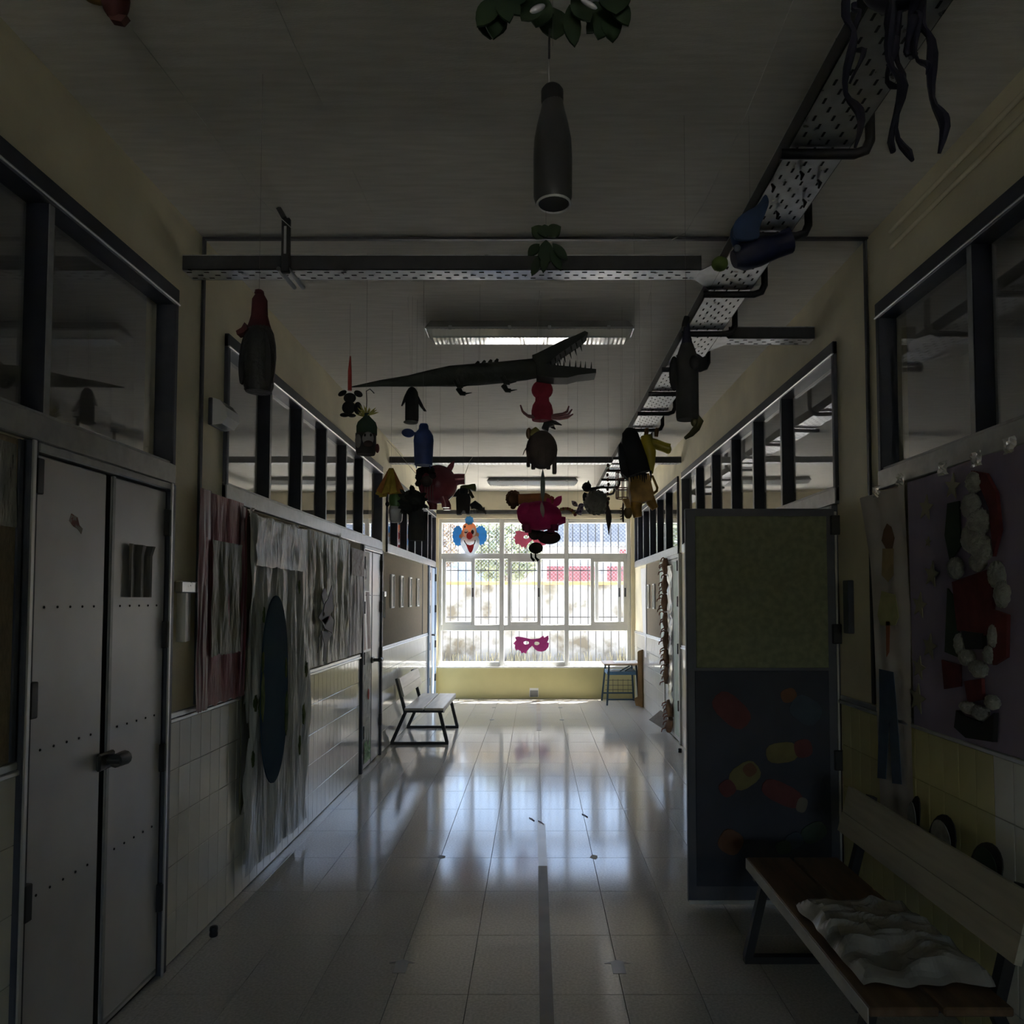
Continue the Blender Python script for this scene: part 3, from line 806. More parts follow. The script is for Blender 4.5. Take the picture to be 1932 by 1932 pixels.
MT['olive_plastic'] = mat('olive_grey_plastic', (.13,.135,.085), .34, spec=.3, bump=.7, bscale=22, bstretch=(1,5,.6), c2=(.25,.25,.19), scale=5, stretch=(1,7,.8), transl=.1)
MT['grey_plastic'] = mat('silver_grey_plastic', (.46,.49,.49), .17, spec=.7, bump=.8, bscale=14, bstretch=(1,6,.5), c2=(.74,.76,.75), scale=4, stretch=(1,7,.6), transl=.2)
MT['grey_plastic2'] = mat('olive_silver_plastic', (.30,.305,.25), .18, spec=.7, bump=1.0, bscale=18, bstretch=(1,5,.7), c2=(.66,.66,.58), scale=7, stretch=(1,7,.8), transl=.12)
MT['grey_plastic3'] = mat('lilac_grey_plastic', (.32,.305,.325), .30, spec=.4, bump=.8, bscale=18, bstretch=(1,5,.7), c2=(.54,.52,.54), scale=7, stretch=(1,7,.8), transl=.12)
MT['navy_felt'] = mat('dark_blue_felt', (.026,.050,.078), .95, c2=(.034,.066,.088), scale=3, spec=.08)
MT['moss'] = mat('green_paint_moss', (.05,.08,.025), .9, spec=.1, c2=(.12,.15,.05), scale=14)
# 1 mauve sheet with olive centre
pm = thing('plastic_hanging', 'mauve plastic sheet with an olive centre, first from the grey door', 'wall hanging', (XL+.03, 3.5, 1.02), 'plastic sheets hung on the wall')
m1y0, m1y1 = 3.265, 3.745
obj('mauve_sheet', sheet(XL, m1y0, m1y1, 1.03, 2.02, .011, 4, seed=2, off=.030), MT['mauve_plastic'], pm, True)
obj('wine_border', sheet(XL, m1y0-.03, m1y0+.085, 1.02, 2.025, .005, 2, seed=4, off=.040, nu=14), MT['wine_plastic'], pm, True)
obj('wine_border', sheet(XL, m1y1-.050, m1y1+.015, 1.03, 2.0, .006, 1.5, seed=6, off=.040, nu=10), MT['wine_plastic'], pm, True)
obj('olive_panel', sheet(XL, m1y0+.085, m1y1-.05, 1.26, 1.80, .010, 4, seed=8, off=.047), MT['olive_plastic'], pm, True)
# 2 long silver sheet with the dark blue oval
ps = thing('plastic_hanging', 'long silver plastic sheet with a dark blue oval, second from the grey door', 'wall hanging', (XL+.03, 4.1, .1), 'plastic sheets hung on the wall')
obj('silver_sheet', sheet(XL, 3.775, 4.80, .10, 1.985, .030, 6, fan=.6, seed=3, nu=140, nv=90, off=.050, sag=.012), MT['grey_plastic'], ps, True)
def oval(yc, zc, ry, rz, X, n=40, pw=1.0):
    return [Vector((X, yc+ry*math.cos(2*math.pi*i/n), zc+rz*math.copysign(abs(math.sin(2*math.pi*i/n))**pw, math.sin(2*math.pi*i/n)))) for i in range(n)]
oc = onx(517, 1292, XL+.092)
obj('blue_oval', MB().prism(oval(oc.y, 1.03, .205, .515, XL+.092, 40, .85), Vector((.008, 0, 0))), MT['navy_felt'], ps)
for dy, dz, a, b in ((-.185, -.02, .028, .13), (.185, -.16, .030, .13), (-.19, .16, .018, .06), (.17, .10, .02, .06)):
    obj('moss_patch', MB().ball((XL+.100, oc.y+dy, 1.03+dz), .004, a, b, 10, 8, jit=.15), MT['moss'], ps)
for y, z, a, b in ((3.82, .98, .03, .05), (3.80, .70, .02, .05), (4.62, .80, .03, .08), (4.66, 1.08, .03, .06), (4.55, .62, .02, .07), (3.92, 1.44, .015, .05), (3.88, .95, .02, .06), (4.5, 1.6, .02, .05)):
    obj('moss_patch', MB().ball((XL+.078, y, z), .006, a*.8, b*.8, 10, 8, jit=.3), MT['moss'], ps)
obj('pale_band', sheet(XL, 3.80, 4.58, 1.70, 1.96, .010, 4, seed=13, off=.078, nu=50, nv=20), MT['grey_plastic'], ps, True)
# dark leaf shape hanging at the sheet's near edge
MT['dark_leaf'] = mat('dark_olive_leaf_card', (.055,.055,.018), .5, var=.3, scale=5, stretch=(1,5,.5))
lf_ = obj('leaf_card', MB().prism([Vector((XL+.022+.02*math.sin(3.1*t), 3.775+.058*s*math.sin(math.pi*min(1, max(0, t)))**.7, .42+.62*t)) for t, s in
        [(k/12, -1) for k in range(13)]+[(1-k/12, 1) for k in range(1, 12)]], Vector((.006, 0, 0))), MT['dark_leaf'])
tag(lf_, 'long dark olive leaf shape hanging behind the silver sheet', 'leaf cutout')
# 3 crumpled olive-silver sheet with the dark figure
p3_ = thing('plastic_hanging', 'crumpled olive silver plastic sheet with a dark painted figure, third from the grey door', 'wall hanging', (XL+.03, 5.3, 1.06), 'plastic sheets hung on the wall')
obj('silver_sheet', sheet(XL, 4.79, 5.83, 1.06, 1.99, .022, 8, seed=11, nu=100, nv=60, off=.034), MT['grey_plastic2'], p3_, True)
MT['plum'] = mat('dark_plum_paint', (.045,.038,.048), .6)
def fig(px, py): return onx(px, py, XL+.062)
for pts in ([(613,1180),(622,1160),(628,1150),(625,1105),(618,1130),(612,1140),(606,1170)], [(606,1170),(612,1185),(626,1195),(629,1170),(622,1160)], [(626,1195),(616,1215),(614,1248),(609,1248),(611,1215),(606,1190)], [(606,1190),(602,1210),(599,1232),(601,1205)],
            [(608,1150),(600,1165),(605,1172),(612,1158)], [(612,1108),(606,1122),(610,1140),(618,1125)]):
    obj('painted_figure', MB().prism([fig(*q) for q in pts], Vector((.004, 0, 0))), MT['plum'], p3_)
# 4 lilac grey sheet
p4_ = thing('plastic_hanging', 'narrow lilac grey plastic sheet next to the aluminium door', 'wall hanging', (XL+.03, 6.1, 1.06), 'plastic sheets hung on the wall')
obj('lilac_sheet', sheet(XL, 5.94, 6.37, 1.06, 1.95, .010, 5, seed=21, nu=50, nv=50, off=.024), MT['grey_plastic3'], p4_, True)
MT['wine_band'] = mat('patterned_wine_band', (.14,.09,.09), .6, c2=(.34,.30,.29), scale=28)
obj('patterned_band', sheet(XL, 5.945, 6.365, 1.72, 1.945, .004, 3, seed=22, nu=20, nv=12, off=.036), MT['wine_band'], p4_, True)
obj('dark_edge', MB().bbox(XL+.01, XL+.03, 5.85, 5.915, 1.06, 1.98, .004), MT['dark_leaf'], p4_)
# crumpled tape tabs along the transom sill
MT['tape'] = mat('clear_sticky_tape', (.75,.76,.76), .12, trans=.4, spec=.8)
def tape(label, p, X, sg):
    m = MB().grid(5, 5, lambda u, v: Vector((X+sg*(.006+.012*random.random()), p.y-.03+.06*u, p.z-.025+.05*v)))
    return tag(obj('tape_tab', m, MT['tape']), label, 'tape', 'tape tabs holding the wall hangings')
for px, py, l in ((472, 966, 'crumpled clear tape holding the near corner of the silver sheet'), (557, 996, 'crumpled clear tape holding the far corner of the silver sheet'), (640, 1012, 'crumpled clear tape at the far corner of the olive silver sheet')):
    tape(l, onx(px, py, XL+.025), XL+.022, 1)

# ---------------------------------------------------------------- right wall: tall figure paper, purple poster
MT['kraft'] = mat('dim_lilac_white_paper', (.56,.52,.50), .75, var=.1, scale=5, bump=.2, bscale=14)
fp = thing('figure_paper', 'tall pale paper with a painted child in blue trousers', 'paper drawing', (XR-.01, 3.1, .55))
r1 = onx(1628, 938, XR-.012); r2 = onx(1714, 905, XR-.012)
def fpap(u, v):
    y = (r1.y+(r2.y-r1.y)*u)
    wv = .012*math.sin(u*7+v*4)*(.4+v)
    yy = r1.y-.12*(1-(1-min(1, (1-v)*1.6))**2)*(1-u)+(r2.y-r1.y)*u
    return Vector((XR-.014-abs(wv), yy, .56+(1.995-.56)*v))
obj('paper_sheet', MB().grid(14, 30, fpap), MT['kraft'], fp, True)
def rpt(px, py, X=XR-.034): return onx(px, py, X)
for nm, c, pts in (('painted_hair', (.18,.10,.06), [(1668,1000),(1674,988),(1682,994),(1688,1015),(1684,1035),(1672,1035),(1664,1020)]),
                   ('painted_face', (.40,.30,.16), [(1666,1035),(1686,1035),(1686,1085),(1676,1098),(1664,1085)]),
                   ('painted_shirt', (.46,.45,.22), [(1664,1115),(1675,1118),(1690,1122),(1696,1165),(1690,1180),(1662,1180),(1656,1160)]),
                   ('painted_tie', (.40,.14,.07), [(1672,1172),(1680,1172),(1678,1230),(1673,1240)]),
                   ('painted_trousers', (.07,.10,.16), [(1659,1262),(1686,1268),(1692,1330),(1702,1480),(1684,1478),(1678,1360),(1672,1470),(1656,1468),(1660,1330)])):
    obj(nm, MB().prism([rpt(*q) for q in pts], Vector((-.002, 0, 0))), papm(c), fp)
for px, py, l in ((1657, 928, 'bright tape strip at the top corner of the tall figure paper'), (1702, 905, 'small tape strip at the other top corner of the figure paper')):
    tape(l, onx(px, py, XR-.03), XR-.026, -1)

MT['purple'] = mat('dull_purple_paper', (.30,.255,.37), .75, var=.14, scale=3, bump=.25, bscale=5, bstretch=(1,3,.6))
pp = thing('purple_poster', 'large purple poster with cotton wool and red felt pieces', 'poster', (XR-.012, 2.55, 1.0))
q0 = onx(1716, 905, XR-.014).y
obj('purple_sheet', MB().grid(30, 20, lambda u, v: Vector((XR-.016-.008*(1+math.sin(u*15+v*2))*.5*(.3+v*.7), q0-1.1*u+0*v, 1.015+.02*u+.985*v))), MT['purple'], pp, True)
MT['cotton'] = mat('grey_white_cotton_wool', (.30,.30,.275), .95, var=.2, scale=22, bump=1.0, bscale=60, sheen=.3)
MT['red_felt'] = mat('deep_red_felt', (.12,.022,.024), .9, var=.2, scale=20)
MT['black_felt'] = mat('black_felt', (.02,.02,.022), .9)
MT['gold_card'] = mat('dull_gold_star_card', (.25,.225,.15), .5, var=.1)
MT['green_felt'] = mat('dark_green_felt', (.04,.06,.035), .9)
def felt(nm, pts, m, th=.012, X=XR-.026):
    return obj(nm, MB().prism([rpt(px, py, X) for px, py in pts], Vector((-th, 0, 0))), m, pp)
def wool(px, py, rpx, rpy, th=.02):
    c = rpt(px, py, XR-.034); s = abs(onx(px+10, py, XR-.034).y-c.y)/10; sz = (XR-.034)/(px-1010)
    return obj('cotton_wool', MB().ball(c, th, rpx*s*1.0, rpy*sz, 22, 16, jit=.10), MT['cotton'], pp, True)
felt('red_felt', [(1838,888),(1866,893),(1886,930),(1893,1000),(1880,1050),(1872,960),(1850,905)], MT['red_felt'])
felt('green_felt', [(1790,950),(1812,945),(1815,1030),(1795,1060),(1785,1010)], MT['green_felt'], .006)
felt('red_felt', [(1802,1098),(1868,1075),(1880,1110),(1878,1150),(1907,1160),(1905,1240),(1880,1255),(1870,1200),(1830,1195),(1812,1190)], MT['red_felt'])
felt('green_felt', [(1790,1110),(1812,1140),(1810,1240),(1785,1230)], MT['green_felt'], .006)
felt('red_felt', [(1780,1245),(1815,1255),(1815,1295),(1785,1300)], MT['red_felt'], .008)
felt('black_felt', [(1822,1190),(1862,1195),(1862,1225),(1830,1225)], MT['black_felt'], .016)
felt('red_felt', [(1825,1285),(1858,1280),(1860,1320),(1832,1325)], MT['red_felt'])
felt('black_felt', [(1812,1340),(1822,1350),(1862,1365),(1884,1345),(1882,1400),(1830,1392),(1808,1372)], MT['black_felt'], .016)
for a in ((1838,910,14,20),(1832,955,17,24),(1846,985,22,26),(1836,1015,22,28),(1852,1035,20,26),(1845,1060,14,18),(1803,1072,13,20),(1880,1085,14,26),(1890,1120,12,26),
          (1812,1215,9,20),(1824,1240,13,16),(1846,1262,16,16),(1868,1235,9,18),(1876,1200,8,22),(1828,1335,16,12),(1850,1345,16,14),(1872,1325,12,14)):
    wool(*a)
def star(px, py, r, nm='gold_star'):
    c = rpt(px, py, XR-.028); sz = (XR-.028)/(px-1010); o = []
    for i in range(10):
        rr = r*sz*(1 if i % 2 == 0 else .42); t = math.pi/2+math.pi*i/5+.2
        o.append(c+Vector((0, rr*math.cos(t), rr*math.sin(t))))
    return obj(nm, MB().prism(o, Vector((-.004, 0, 0))), MT['gold_card'], pp)
for px, py, r in ((1748,958,26),(1798,918,26),(1759,1084,26),(1736,1142,26),(1755,1220,26),(1735,1260,24),(1732,1318,30),(1752,1022,10)): star(px, py, r)
for px, py, l in ((1783, 884, 'crumpled shiny tape at the near top corner of the purple poster'), (1846, 866, 'small clear tape tab in the middle of the purple poster'), (1908, 840, 'large crumpled tape bunch at the picture edge above the purple poster')):
    tape(l, onx(px, py, XR-.03), XR-.026, -1)
# socket box on the wall behind the open door edge
so = obj('socket_box', MB().bbox(XR-.03, XR, onx(1606, 1100, XR).y-.03, onx(1606, 1100, XR).y+.03, onx(1606, 1195, XR).z, onx(1606, 1095, XR).z, .004), MT['frame'])
tag(so, 'narrow dark box on the wall between the open door and the figure paper', 'box')

# ================================================================== ceiling: trays, lamps, pipes
TZ0, TZ1 = 2.950, 3.015
MT['hole'] = MT['dark']
def perforated(p0, along, across, L, W, pitch_l=.075, pitch_w=.028, inset=.02):
    """floor of a cable tray seen from below: sheet with slots (returns sheet mesh, slot mesh)"""
    sh = MB(); sl = MB()
    a = Vector(along); c = Vector(across); p0 = Vector(p0); dn = Vector((0,0,-.0015))
    e = [p0, p0+a*L, p0+a*L+c*W, p0+c*W]
    sh.prism(e, Vector((0,0,.003)))
    n = int((L-2*inset)/pitch_l); m = int((W-2*inset)/pitch_w)
    for i in range(n+1):
        for j in range(m+1):
            q = p0+a*(inset+i*pitch_l+(pitch_l*.5 if j % 2 else 0))+c*(inset+j*pitch_w+(W-2*inset-m*pitch_w)/2)
            if (q-p0).dot(a) > L-inset: continue
            h = a*.011; k = c*.0035
            sl.prism([q-h-k+dn, q+h-k+dn, q+h+k+dn, q-h+k+dn], Vector((0,0,.0013)))
    return sh, sl
def cable_tray(label, p0, along, across, L, W, ends=()):
    a = Vector(along); c = Vector(across); p0 = Vector(p0)
    t = thing('cable_tray', label, 'cable tray', p0+a*L/2+c*W/2)
    sh, sl = perforated(p0, a, c, L, W)
    obj('tray_floor', sh, MT['galv'], t)
    o = obj('slot', sl, MT['hole'], t); o['kind'] = 'stuff'
    for k in (0, W):
        q = p0+c*k; d = c*(.003 if k == 0 else -.003)
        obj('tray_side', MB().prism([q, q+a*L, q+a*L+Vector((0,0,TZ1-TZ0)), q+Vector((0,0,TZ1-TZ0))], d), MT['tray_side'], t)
        obj('rolled_edge', MB().tube([q+d*1.0+Vector((0,0,TZ1-TZ0)), q+d*1.0+a*L+Vector((0,0,TZ1-TZ0))], .004, 6), MT['galv'], t, True)
    return t
cable_tray('long perforated cable tray running down the right side of the ceiling', (.800, -1.0, TZ0), (0,1,0), (1,0,0), 11.9, .195)
cable_tray('perforated cable tray crossing the ceiling just before the lamp', (XL+.01, 3.09, TZ0), (1,0,0), (0,1,0), 2.25, .10)
cable_tray('short branch cable tray turning to the right wall', (1.06, 3.92, TZ0), (1,0,0), (0,1,0), .47, .10)
cable_tray('far cable tray crossing the ceiling above the hanging animals', (XL+.01, 7.55, TZ0), (1,0,0), (0,1,0), 3.06, .10)
# bent junction sheets
for nm, lb, pts in (('tray_junction', 'flared sheet joining the crossing tray to the long tray', [(.715,3.095),(.80,2.98),(.80,3.29),(.715,3.185)]),
                    ('tray_junction', 'flared sheet joining the short branch to the long tray', [(.995,3.83),(1.06,3.925),(1.06,4.015),(.995,4.12)])):
    o = obj(nm, MB().prism([Vector((x, y, TZ0-.002)) for x, y in pts], Vector((0,0,.004))), MT['galv']); tag(o, lb, 'tray joint')
# brackets holding the long tray
MT['bracket'] = mat('dark_bracket_steel', (.045,.045,.048), .5, metal=.5)
brk = MB().tube([(0,0,.0), (.235,0,0), (.270,0,.012), (.285,0,.045), (.285,0,.27)], .016, 8)
brk_me = None
ords = ['nearest', 'second', 'third', 'fourth', 'fifth', 'sixth', 'seventh', 'eighth', 'ninth', 'tenth', 'eleventh', 'twelfth', 'thirteenth', 'fourteenth']
by = [2.24, 2.76, 3.30, 3.80, 4.40, 4.93, 5.46, 6.0, 6.6, 7.2, 7.9, 8.5, 9.1, 9.7]
for i, y in enumerate(by):
    t = thing('tray_bracket', ords[i]+' dark bent bracket under the long cable tray, counted from the viewer', 'bracket', (.79, y, TZ0-.018), 'brackets of the long cable tray')
    m = MB()
    m.v = [p+Vector((.775, y, TZ0-.0185)) for p in brk.v]; m.f = list(brk.f)
    obj('arm', m, MT['bracket'], t, True)
    obj('ceiling_plate', MB().bbox(1.03, 1.09, y-.03, y+.03, H-.008, H-.0, .002), MT['bracket'], t)
# strap bracket of the crossing tray
t = thing('tray_bracket', 'slotted strap bracket hanging from the ceiling on the crossing tray', 'bracket', (-1.07, 3.05, TZ0-.03))
obj('strap', MB().bbox(-1.088, -1.052, 3.045, 3.066, TZ0-.03, H-.04, .004), MT['bracket'], t)
obj('top_bend', MB().beam((-1.075, 3.055, H-.045), (-1.10, 3.055, H-.0), .036, .02), MT['bracket'], t)
obj('strap_slot', MB().box(-1.075, -1.065, 3.042, 3.046, 3.0, 3.12), MT['galv'], t)
for x in (-1.10, -1.06): obj('hook', MB().tube([(x, 3.05, TZ0-.012), (x+.02, 3.20, TZ0-.03)], .010, 8), MT['galv'], t, True)
# clips hanging under the long tray
for i, (px, py) in enumerate(((1456,346),(1510,322),(1543,338),(1515,375),(1464,397))):
    p = at(px, py, 2.5); 
    y = 2.5*(TZ0-EYE)/(at(px, py, 2.5).z-EYE); q = at(px, py, y)
    o = obj('cable_tie', MB().tube([(q.x, y, TZ0-.003), (q.x+.004, y-.01, TZ0-.02), (q.x, y-.004, TZ0-.035)], [.004, .007, .003], 6), MT['black'], None, True)
    tag(o, ['first', 'second', 'third', 'fourth', 'fifth'][i]+' black cable tie end poking through the long cable tray', 'cable tie', 'cable tie ends under the tray')
# pipe pair along the right wall under the ceiling
for i, (x, z) in enumerate(((XR-.018, H-.10), (XR-.018, H-.17))):
    o = obj('wall_pipe', MB().tube([(x, 1.2, z), (x, 3.05, z)], .010, 8), MT['paint'], None, True)
    tag(o, ['upper', 'lower'][i]+' thin painted pipe high on the right wall', 'pipe', 'painted pipes on the right wall')
# conduit above the far window
o = obj('conduit', MB().bbox(XL+.01, XR-.01, YB-.035, YB, 2.845, 2.905, .006), MT['tray_side']); tag(o, 'grey cable duct on the wall above the big window', 'duct')

# ceiling lamps (switched off)
MT['lamp_body'] = mat('grey_lamp_housing', (.22,.22,.215), .5)
MT['diffuser'] = mat('ribbed_clear_diffuser', (.92,.94,.96), .06, var=.01, spec=1.0, transl=.35, coat=1.0, coat_r=.03)
MT['tube_white'] = mat('white_lamp_tube', (.88,.88,.88), .25)
def lamp(label, xc, y, L=1.25):
    t = thing('ceiling_lamp', label, 'lamp', (xc, y, H))
    b = MB(); x0, x1 = xc-L/2, xc+L/2
    b.add([(x0+.03,y-.055,H), (x1-.03,y-.055,H), (x1-.03,y+.055,H), (x0+.03,y+.055,H), (x0,y-.075,H-.045), (x1,y-.075,H-.045), (x1,y+.075,H-.045), (x0,y+.075,H-.045)],
          [(0,1,2,3),(7,6,5,4),(0,4,5,1),(1,5,6,2),(2,6,7,3),(3,7,4,0)])
    obj('housing', b, MT['lamp_body'], t)
    obj('reflector', MB().box(x0+.01, x1-.01, y-.07, y+.07, H-.0585, H-.0565), MT['tube_white'], t)  # white plate added inside to brighten the cover
    obj('gasket', MB().bbox(x0-.004, x1+.004, y-.079, y+.079, H-.056, H-.045, .003), MT['chrome'], t)
    # ribbed clear cover: trough with cross ribs
    cv = MB(); n = 96
    xs_ = [x0+.006+(L-.012)*i/n for i in range(n+1)]
    prof = [(-.074,-.056), (-.066,-.096), (-.058,-.104), (0,-.104), (.058,-.104), (.066,-.096), (.074,-.056)]
    vs_ = []
    for i, x in enumerate(xs_):
        k = .0018*(i % 2); e = min(1, min(i, n-i)/3.0)
        for a, b_ in prof:
            vs_.append((x, y+a*(1 if e == 1 else .9+.1*e), H+(-.056+(b_+.056)*(.2+.8*e))-k*e))
    m_ = len(prof); fs_ = [(i*m_+j, i*m_+j+1, (i+1)*m_+j+1, (i+1)*m_+j) for i in range(n) for j in range(m_-1)]
    cv.add(vs_, fs_)
    obj('diffuser', cv, MT['diffuser'], t)
    for dy in (-.035, .035): obj('tube', MB().tube([(x0+.03, y+dy, H-.078), (x1-.03, y+dy, H-.078)], .013, 10), MT['tube_white'], t, True)
    for x in (x0+.15, xc-.12, xc+.12, x1-.15): obj('clip', MB().bbox(x-.01, x+.01, y-.083, y-.076, H-.062, H-.038, .002), MT['galv'], t)
    return t
lamp('fluorescent ceiling lamp above the crocodile', -.035, 4.36)
lamp('farther fluorescent ceiling lamp near the big window', -.04, 10.0)

# ================================================================== benches
MT['bench_wood_far'] = mat('varnished_pale_bench_wood', (.42,.38,.32), .30, c2=(.52,.48,.41), scale=3, stretch=(10,1,10))
MT['bench_wood'] = mat('worn_orange_brown_wood', (.105,.062,.034), .45, c2=(.17,.105,.06), scale=3, stretch=(10,1,10))
MT['bench_back'] = mat('pale_worn_wood', (.40,.37,.29), .5, c2=(.50,.47,.37), scale=3, stretch=(10,1,10))
MT['lit_bench_edge'] = mat('window_lit_wood_edge', (.50,.50,.50), .42, var=.1, scale=9)  # pale tone paints the window light along the seat's front edge
MT['bench_iron'] = mat('black_bench_tube', (.028,.028,.030), .45, metal=.2)
def bench(label, xr, sg, y0, L, wood, back):
    """xr: X of the rear foot, sg: direction to the front, y0..y0+L planks"""
    t = thing('bench', label, 'bench', (xr+sg*.3, y0+L/2, 0))
    P = lambda d, y, z: Vector((xr+sg*d, y, z))
    for y in (y0+.10, y0+L-.12):
        f = obj('end_frame', MB().beam(P(-.01, y, .014), P(.60, y, .014), .035, .028), MT['bench_iron'], t)
        obj('front_leg', MB().beam(P(.585, y, .02), P(.505, y, .345), .034, .034, (0,1,0)), MT['bench_iron'], f)
        obj('rear_leg', MB().beam(P(.005, y, .02), P(.150, y, .345), .034, .034, (0,1,0)), MT['bench_iron'], f)
        obj('seat_rail', MB().beam(P(.125, y, .350), P(.555, y, .350), .035, .032), MT['bench_iron'], f)
        obj('back_post', MB().beam(P(.145, y, .335), P(.050, y, .690), .034, .034, (0,1,0)), MT['bench_iron'], f)
    for a, b in ((.150, .345), (.358, .553)):
        pl = obj('seat_plank', MB().bbox(xr+sg*a, xr+sg*b, y0, y0+L, .367, .393, .005), wood, t)
        if b > .5: obj('lit_front_edge', MB().bbox(xr+sg*b, xr+sg*(b+.003), y0+.004, y0+L-.004, .345, .391, .001), MT['lit_bench_edge'], pl)
    bp = MB(); q0 = Vector((xr+sg*.128, 0, .505)); q1 = Vector((xr+sg*.076, 0, .695)); nrm = Vector((sg*.185, 0, .052)).normalized()*.022
    for z0_, z1_ in ((0, .42), (.43, 1.0)):
        a = q0.lerp(q1, z0_); b = q0.lerp(q1, z1_)
        m = MB().prism([Vector((p.x, y0, p.z)) for p in (a, b, b+nrm, a+nrm)], Vector((0, L, 0)))
        obj('back_plank', m, back, t)
    return t
bench('pale wooden bench on black tube legs under the four white frames', XL+.028, 1, 7.60, 1.20, MT['bench_wood_far'], MT['bench_wood_far'])
bench('worn brown wooden bench on black legs below the purple poster', XR-.062, -1, 2.06, 1.18, MT['bench_wood'], MT['bench_back'])

# crumpled plastic bag lying on the near bench
MT['bag'] = mat('grey_white_plastic_bag', (.34,.34,.32), .25, var=.12, scale=8, transl=.2)
def bagf(u, v):
    x = .955+.40*u; y = 2.16+.56*v
    e = min(u, 1-u, v, 1-v)
    n_ = (1-abs(noise.noise(Vector((u*1.1+v*.9, v*4.2, 4))))*2.4)*.6+(1-abs(noise.noise(Vector((u*2.4-v*1.5, v*7.5, 8))))*2.6)*.35+.12*noise.noise(Vector((u*9, v*14, 3)))
    h = .404+max(0, min(1, e*9))*(.010+.050*max(0, n_))
    x += .03*noise.noise(Vector((v*5, 2, 1)))*(1 if u < .5 else .6); y += .03*noise.noise(Vector((u*5, 7, 1)))
    return Vector((x, y, max(.3985, h)))
bg = obj('plastic_bag', MB().grid(30, 46, bagf), MT['bag'], None, False)
tag(bg, 'crumpled grey plastic bag lying on the near bench seat', 'bag')
# arched cards leaning between bench back and wall
MT['card_rim'] = mat('black_card_rim', (.025,.022,.022), .7)
MT['card_face'] = mat('grey_sketch_card', (.26,.25,.24), .7, c2=(.42,.41,.39), scale=26)
def arch(label, yc, w, h, z0, x, m=MT['card_face']):
    t = thing('arched_card', label, 'card cutout', (x, yc, z0), 'arched cards behind the near bench')
    o = [Vector((x, yc-w/2, z0)), Vector((x, yc+w/2, z0))]+[Vector((x+.02*math.sin(math.pi*k/10), yc+w/2*math.cos(math.pi*k/10), z0+h*.45+h*.55*math.sin(math.pi*k/10))) for k in range(11)]
    obj('rim', MB().prism(o, Vector((.004, 0, 0))), MT['card_rim'], t)
    c = Vector((x, yc, z0+h*.45)); o2 = [Vector((x-.001, c.y+(p.y-c.y)*.76, c.z+(p.z-c.z)*.80)) for p in o]
    obj('face', MB().prism(o2, Vector((-.002, 0, 0))), m, t)
arch('narrow arched card with black rim behind the bench, farthest from the viewer', 2.86, .085, .20, .56, XR-.075)
arch('wide arched card with black rim in the middle behind the bench', 2.66, .17, .165, .58, XR-.075)
arch('low dark arched card behind the bench, nearest the viewer', 2.40, .16, .13, .60, XR-.075, MT['green_felt'])

# ================================================================== desk, roll, small things
MT['desk_blue'] = mat('dark_teal_desk_steel', (.045,.085,.12), .4)
MT['desk_blue2'] = mat('blue_desk_tray', (.10,.22,.36), .45)
MT['desk_wood'] = mat('desk_top_wood', (.40,.28,.19), .4, var=.1, scale=4)
ds = thing('school_desk', 'small school desk on dark blue legs in front of the window', 'desk', (1.30, 10.75, 0))
dx0, dx1, dy0, dy1, dh = 1.02, 1.47, 10.50, 11.0, .575
obj('desk_top', MB().bbox(dx0-.03, dx1+.05, dy0-.03, dy1+.02, dh, dh+.022, .006), MT['desk_wood'], ds)
for x, xx, y in ((dx0+.04, dx0+.01, dy0), (dx1-.02, dx1+.02, dy0), (dx0+.04, dx0-.02, dy1), (dx1-.02, dx1+.01, dy1)):
    obj('leg', MB().beam((xx, y, 0), (x, y, dh), .026, .026, (0,1,0)), MT['desk_blue'], ds)
for y, z in ((dy0, .085), (dy1, .115), (dy0+.25, .10)):
    if y != dy0+.25: obj('stretcher', MB().beam((dx0, y, z), (dx1, y, z), .022, .022), MT['desk_blue'], ds)
obj('book_tray', MB().bbox(dx0+.015, dx1-.005, dy0+.0, dy1-.1, .435, .485, .004), MT['desk_blue2'], ds)
obj('brace', MB().beam((1.22, dy0+.01, .49), (1.36, dy0+.01, .565), .018, .018), MT['desk_blue'], ds)
obj('brace', MB().beam((1.29, dy0+.01, .49), (1.40, dy0+.01, .555), .018, .018), MT['desk_blue'], ds)
for z in (.17, .235, .31): obj('basket_wire', MB().tube([(dx0+.03, dy1-.05, z), (dx1-.02, dy1-.05, z)], .004, 6), MT['iron'], ds)
for k in range(5): obj('basket_wire', MB().tube([(dx0+.07+.075*k, dy1-.05, .13), (dx0+.07+.075*k, dy1-.05, .33)], .003, 6), MT['iron'], ds)
pp_ = obj('loose_papers', MB().grid(8, 6, lambda u, v: Vector((1.16+.34*u, 10.58+.32*v, .600+.012*u*v+.004*math.sin(u*7)))), MT['paper']); tag(pp_, 'loose white papers lying on the small school desk', 'papers')
MT['kraft_card'] = mat('brown_cardboard', (.30,.19,.09), .8, var=.14, scale=4)
cr = thing('cardboard_roll', 'tall curled brown cardboard standing beside the school desk', 'cardboard', (1.50, 10.45, 0))
def crf(u, v):
    a = -1.9+3.6*u
    return Vector((1.475+.062*math.cos(a)*(1+.1*math.sin(v*3)), 10.42+.075*math.sin(a)-.03, .0+.76*v-.05*math.sin(u*3.1)*(1-v)+.02*math.sin(u*5)*v+.03))
obj('curled_sheet', MB().grid(24, 10, crf), MT['kraft_card'], cr, True)
obj('flap', MB().prism([Vector((1.42, 10.34, .02)), Vector((1.40, 10.35, .12)), Vector((1.47, 10.33, .16)), Vector((1.50, 10.335, .01))], .004), MT['kraft_card'], cr)
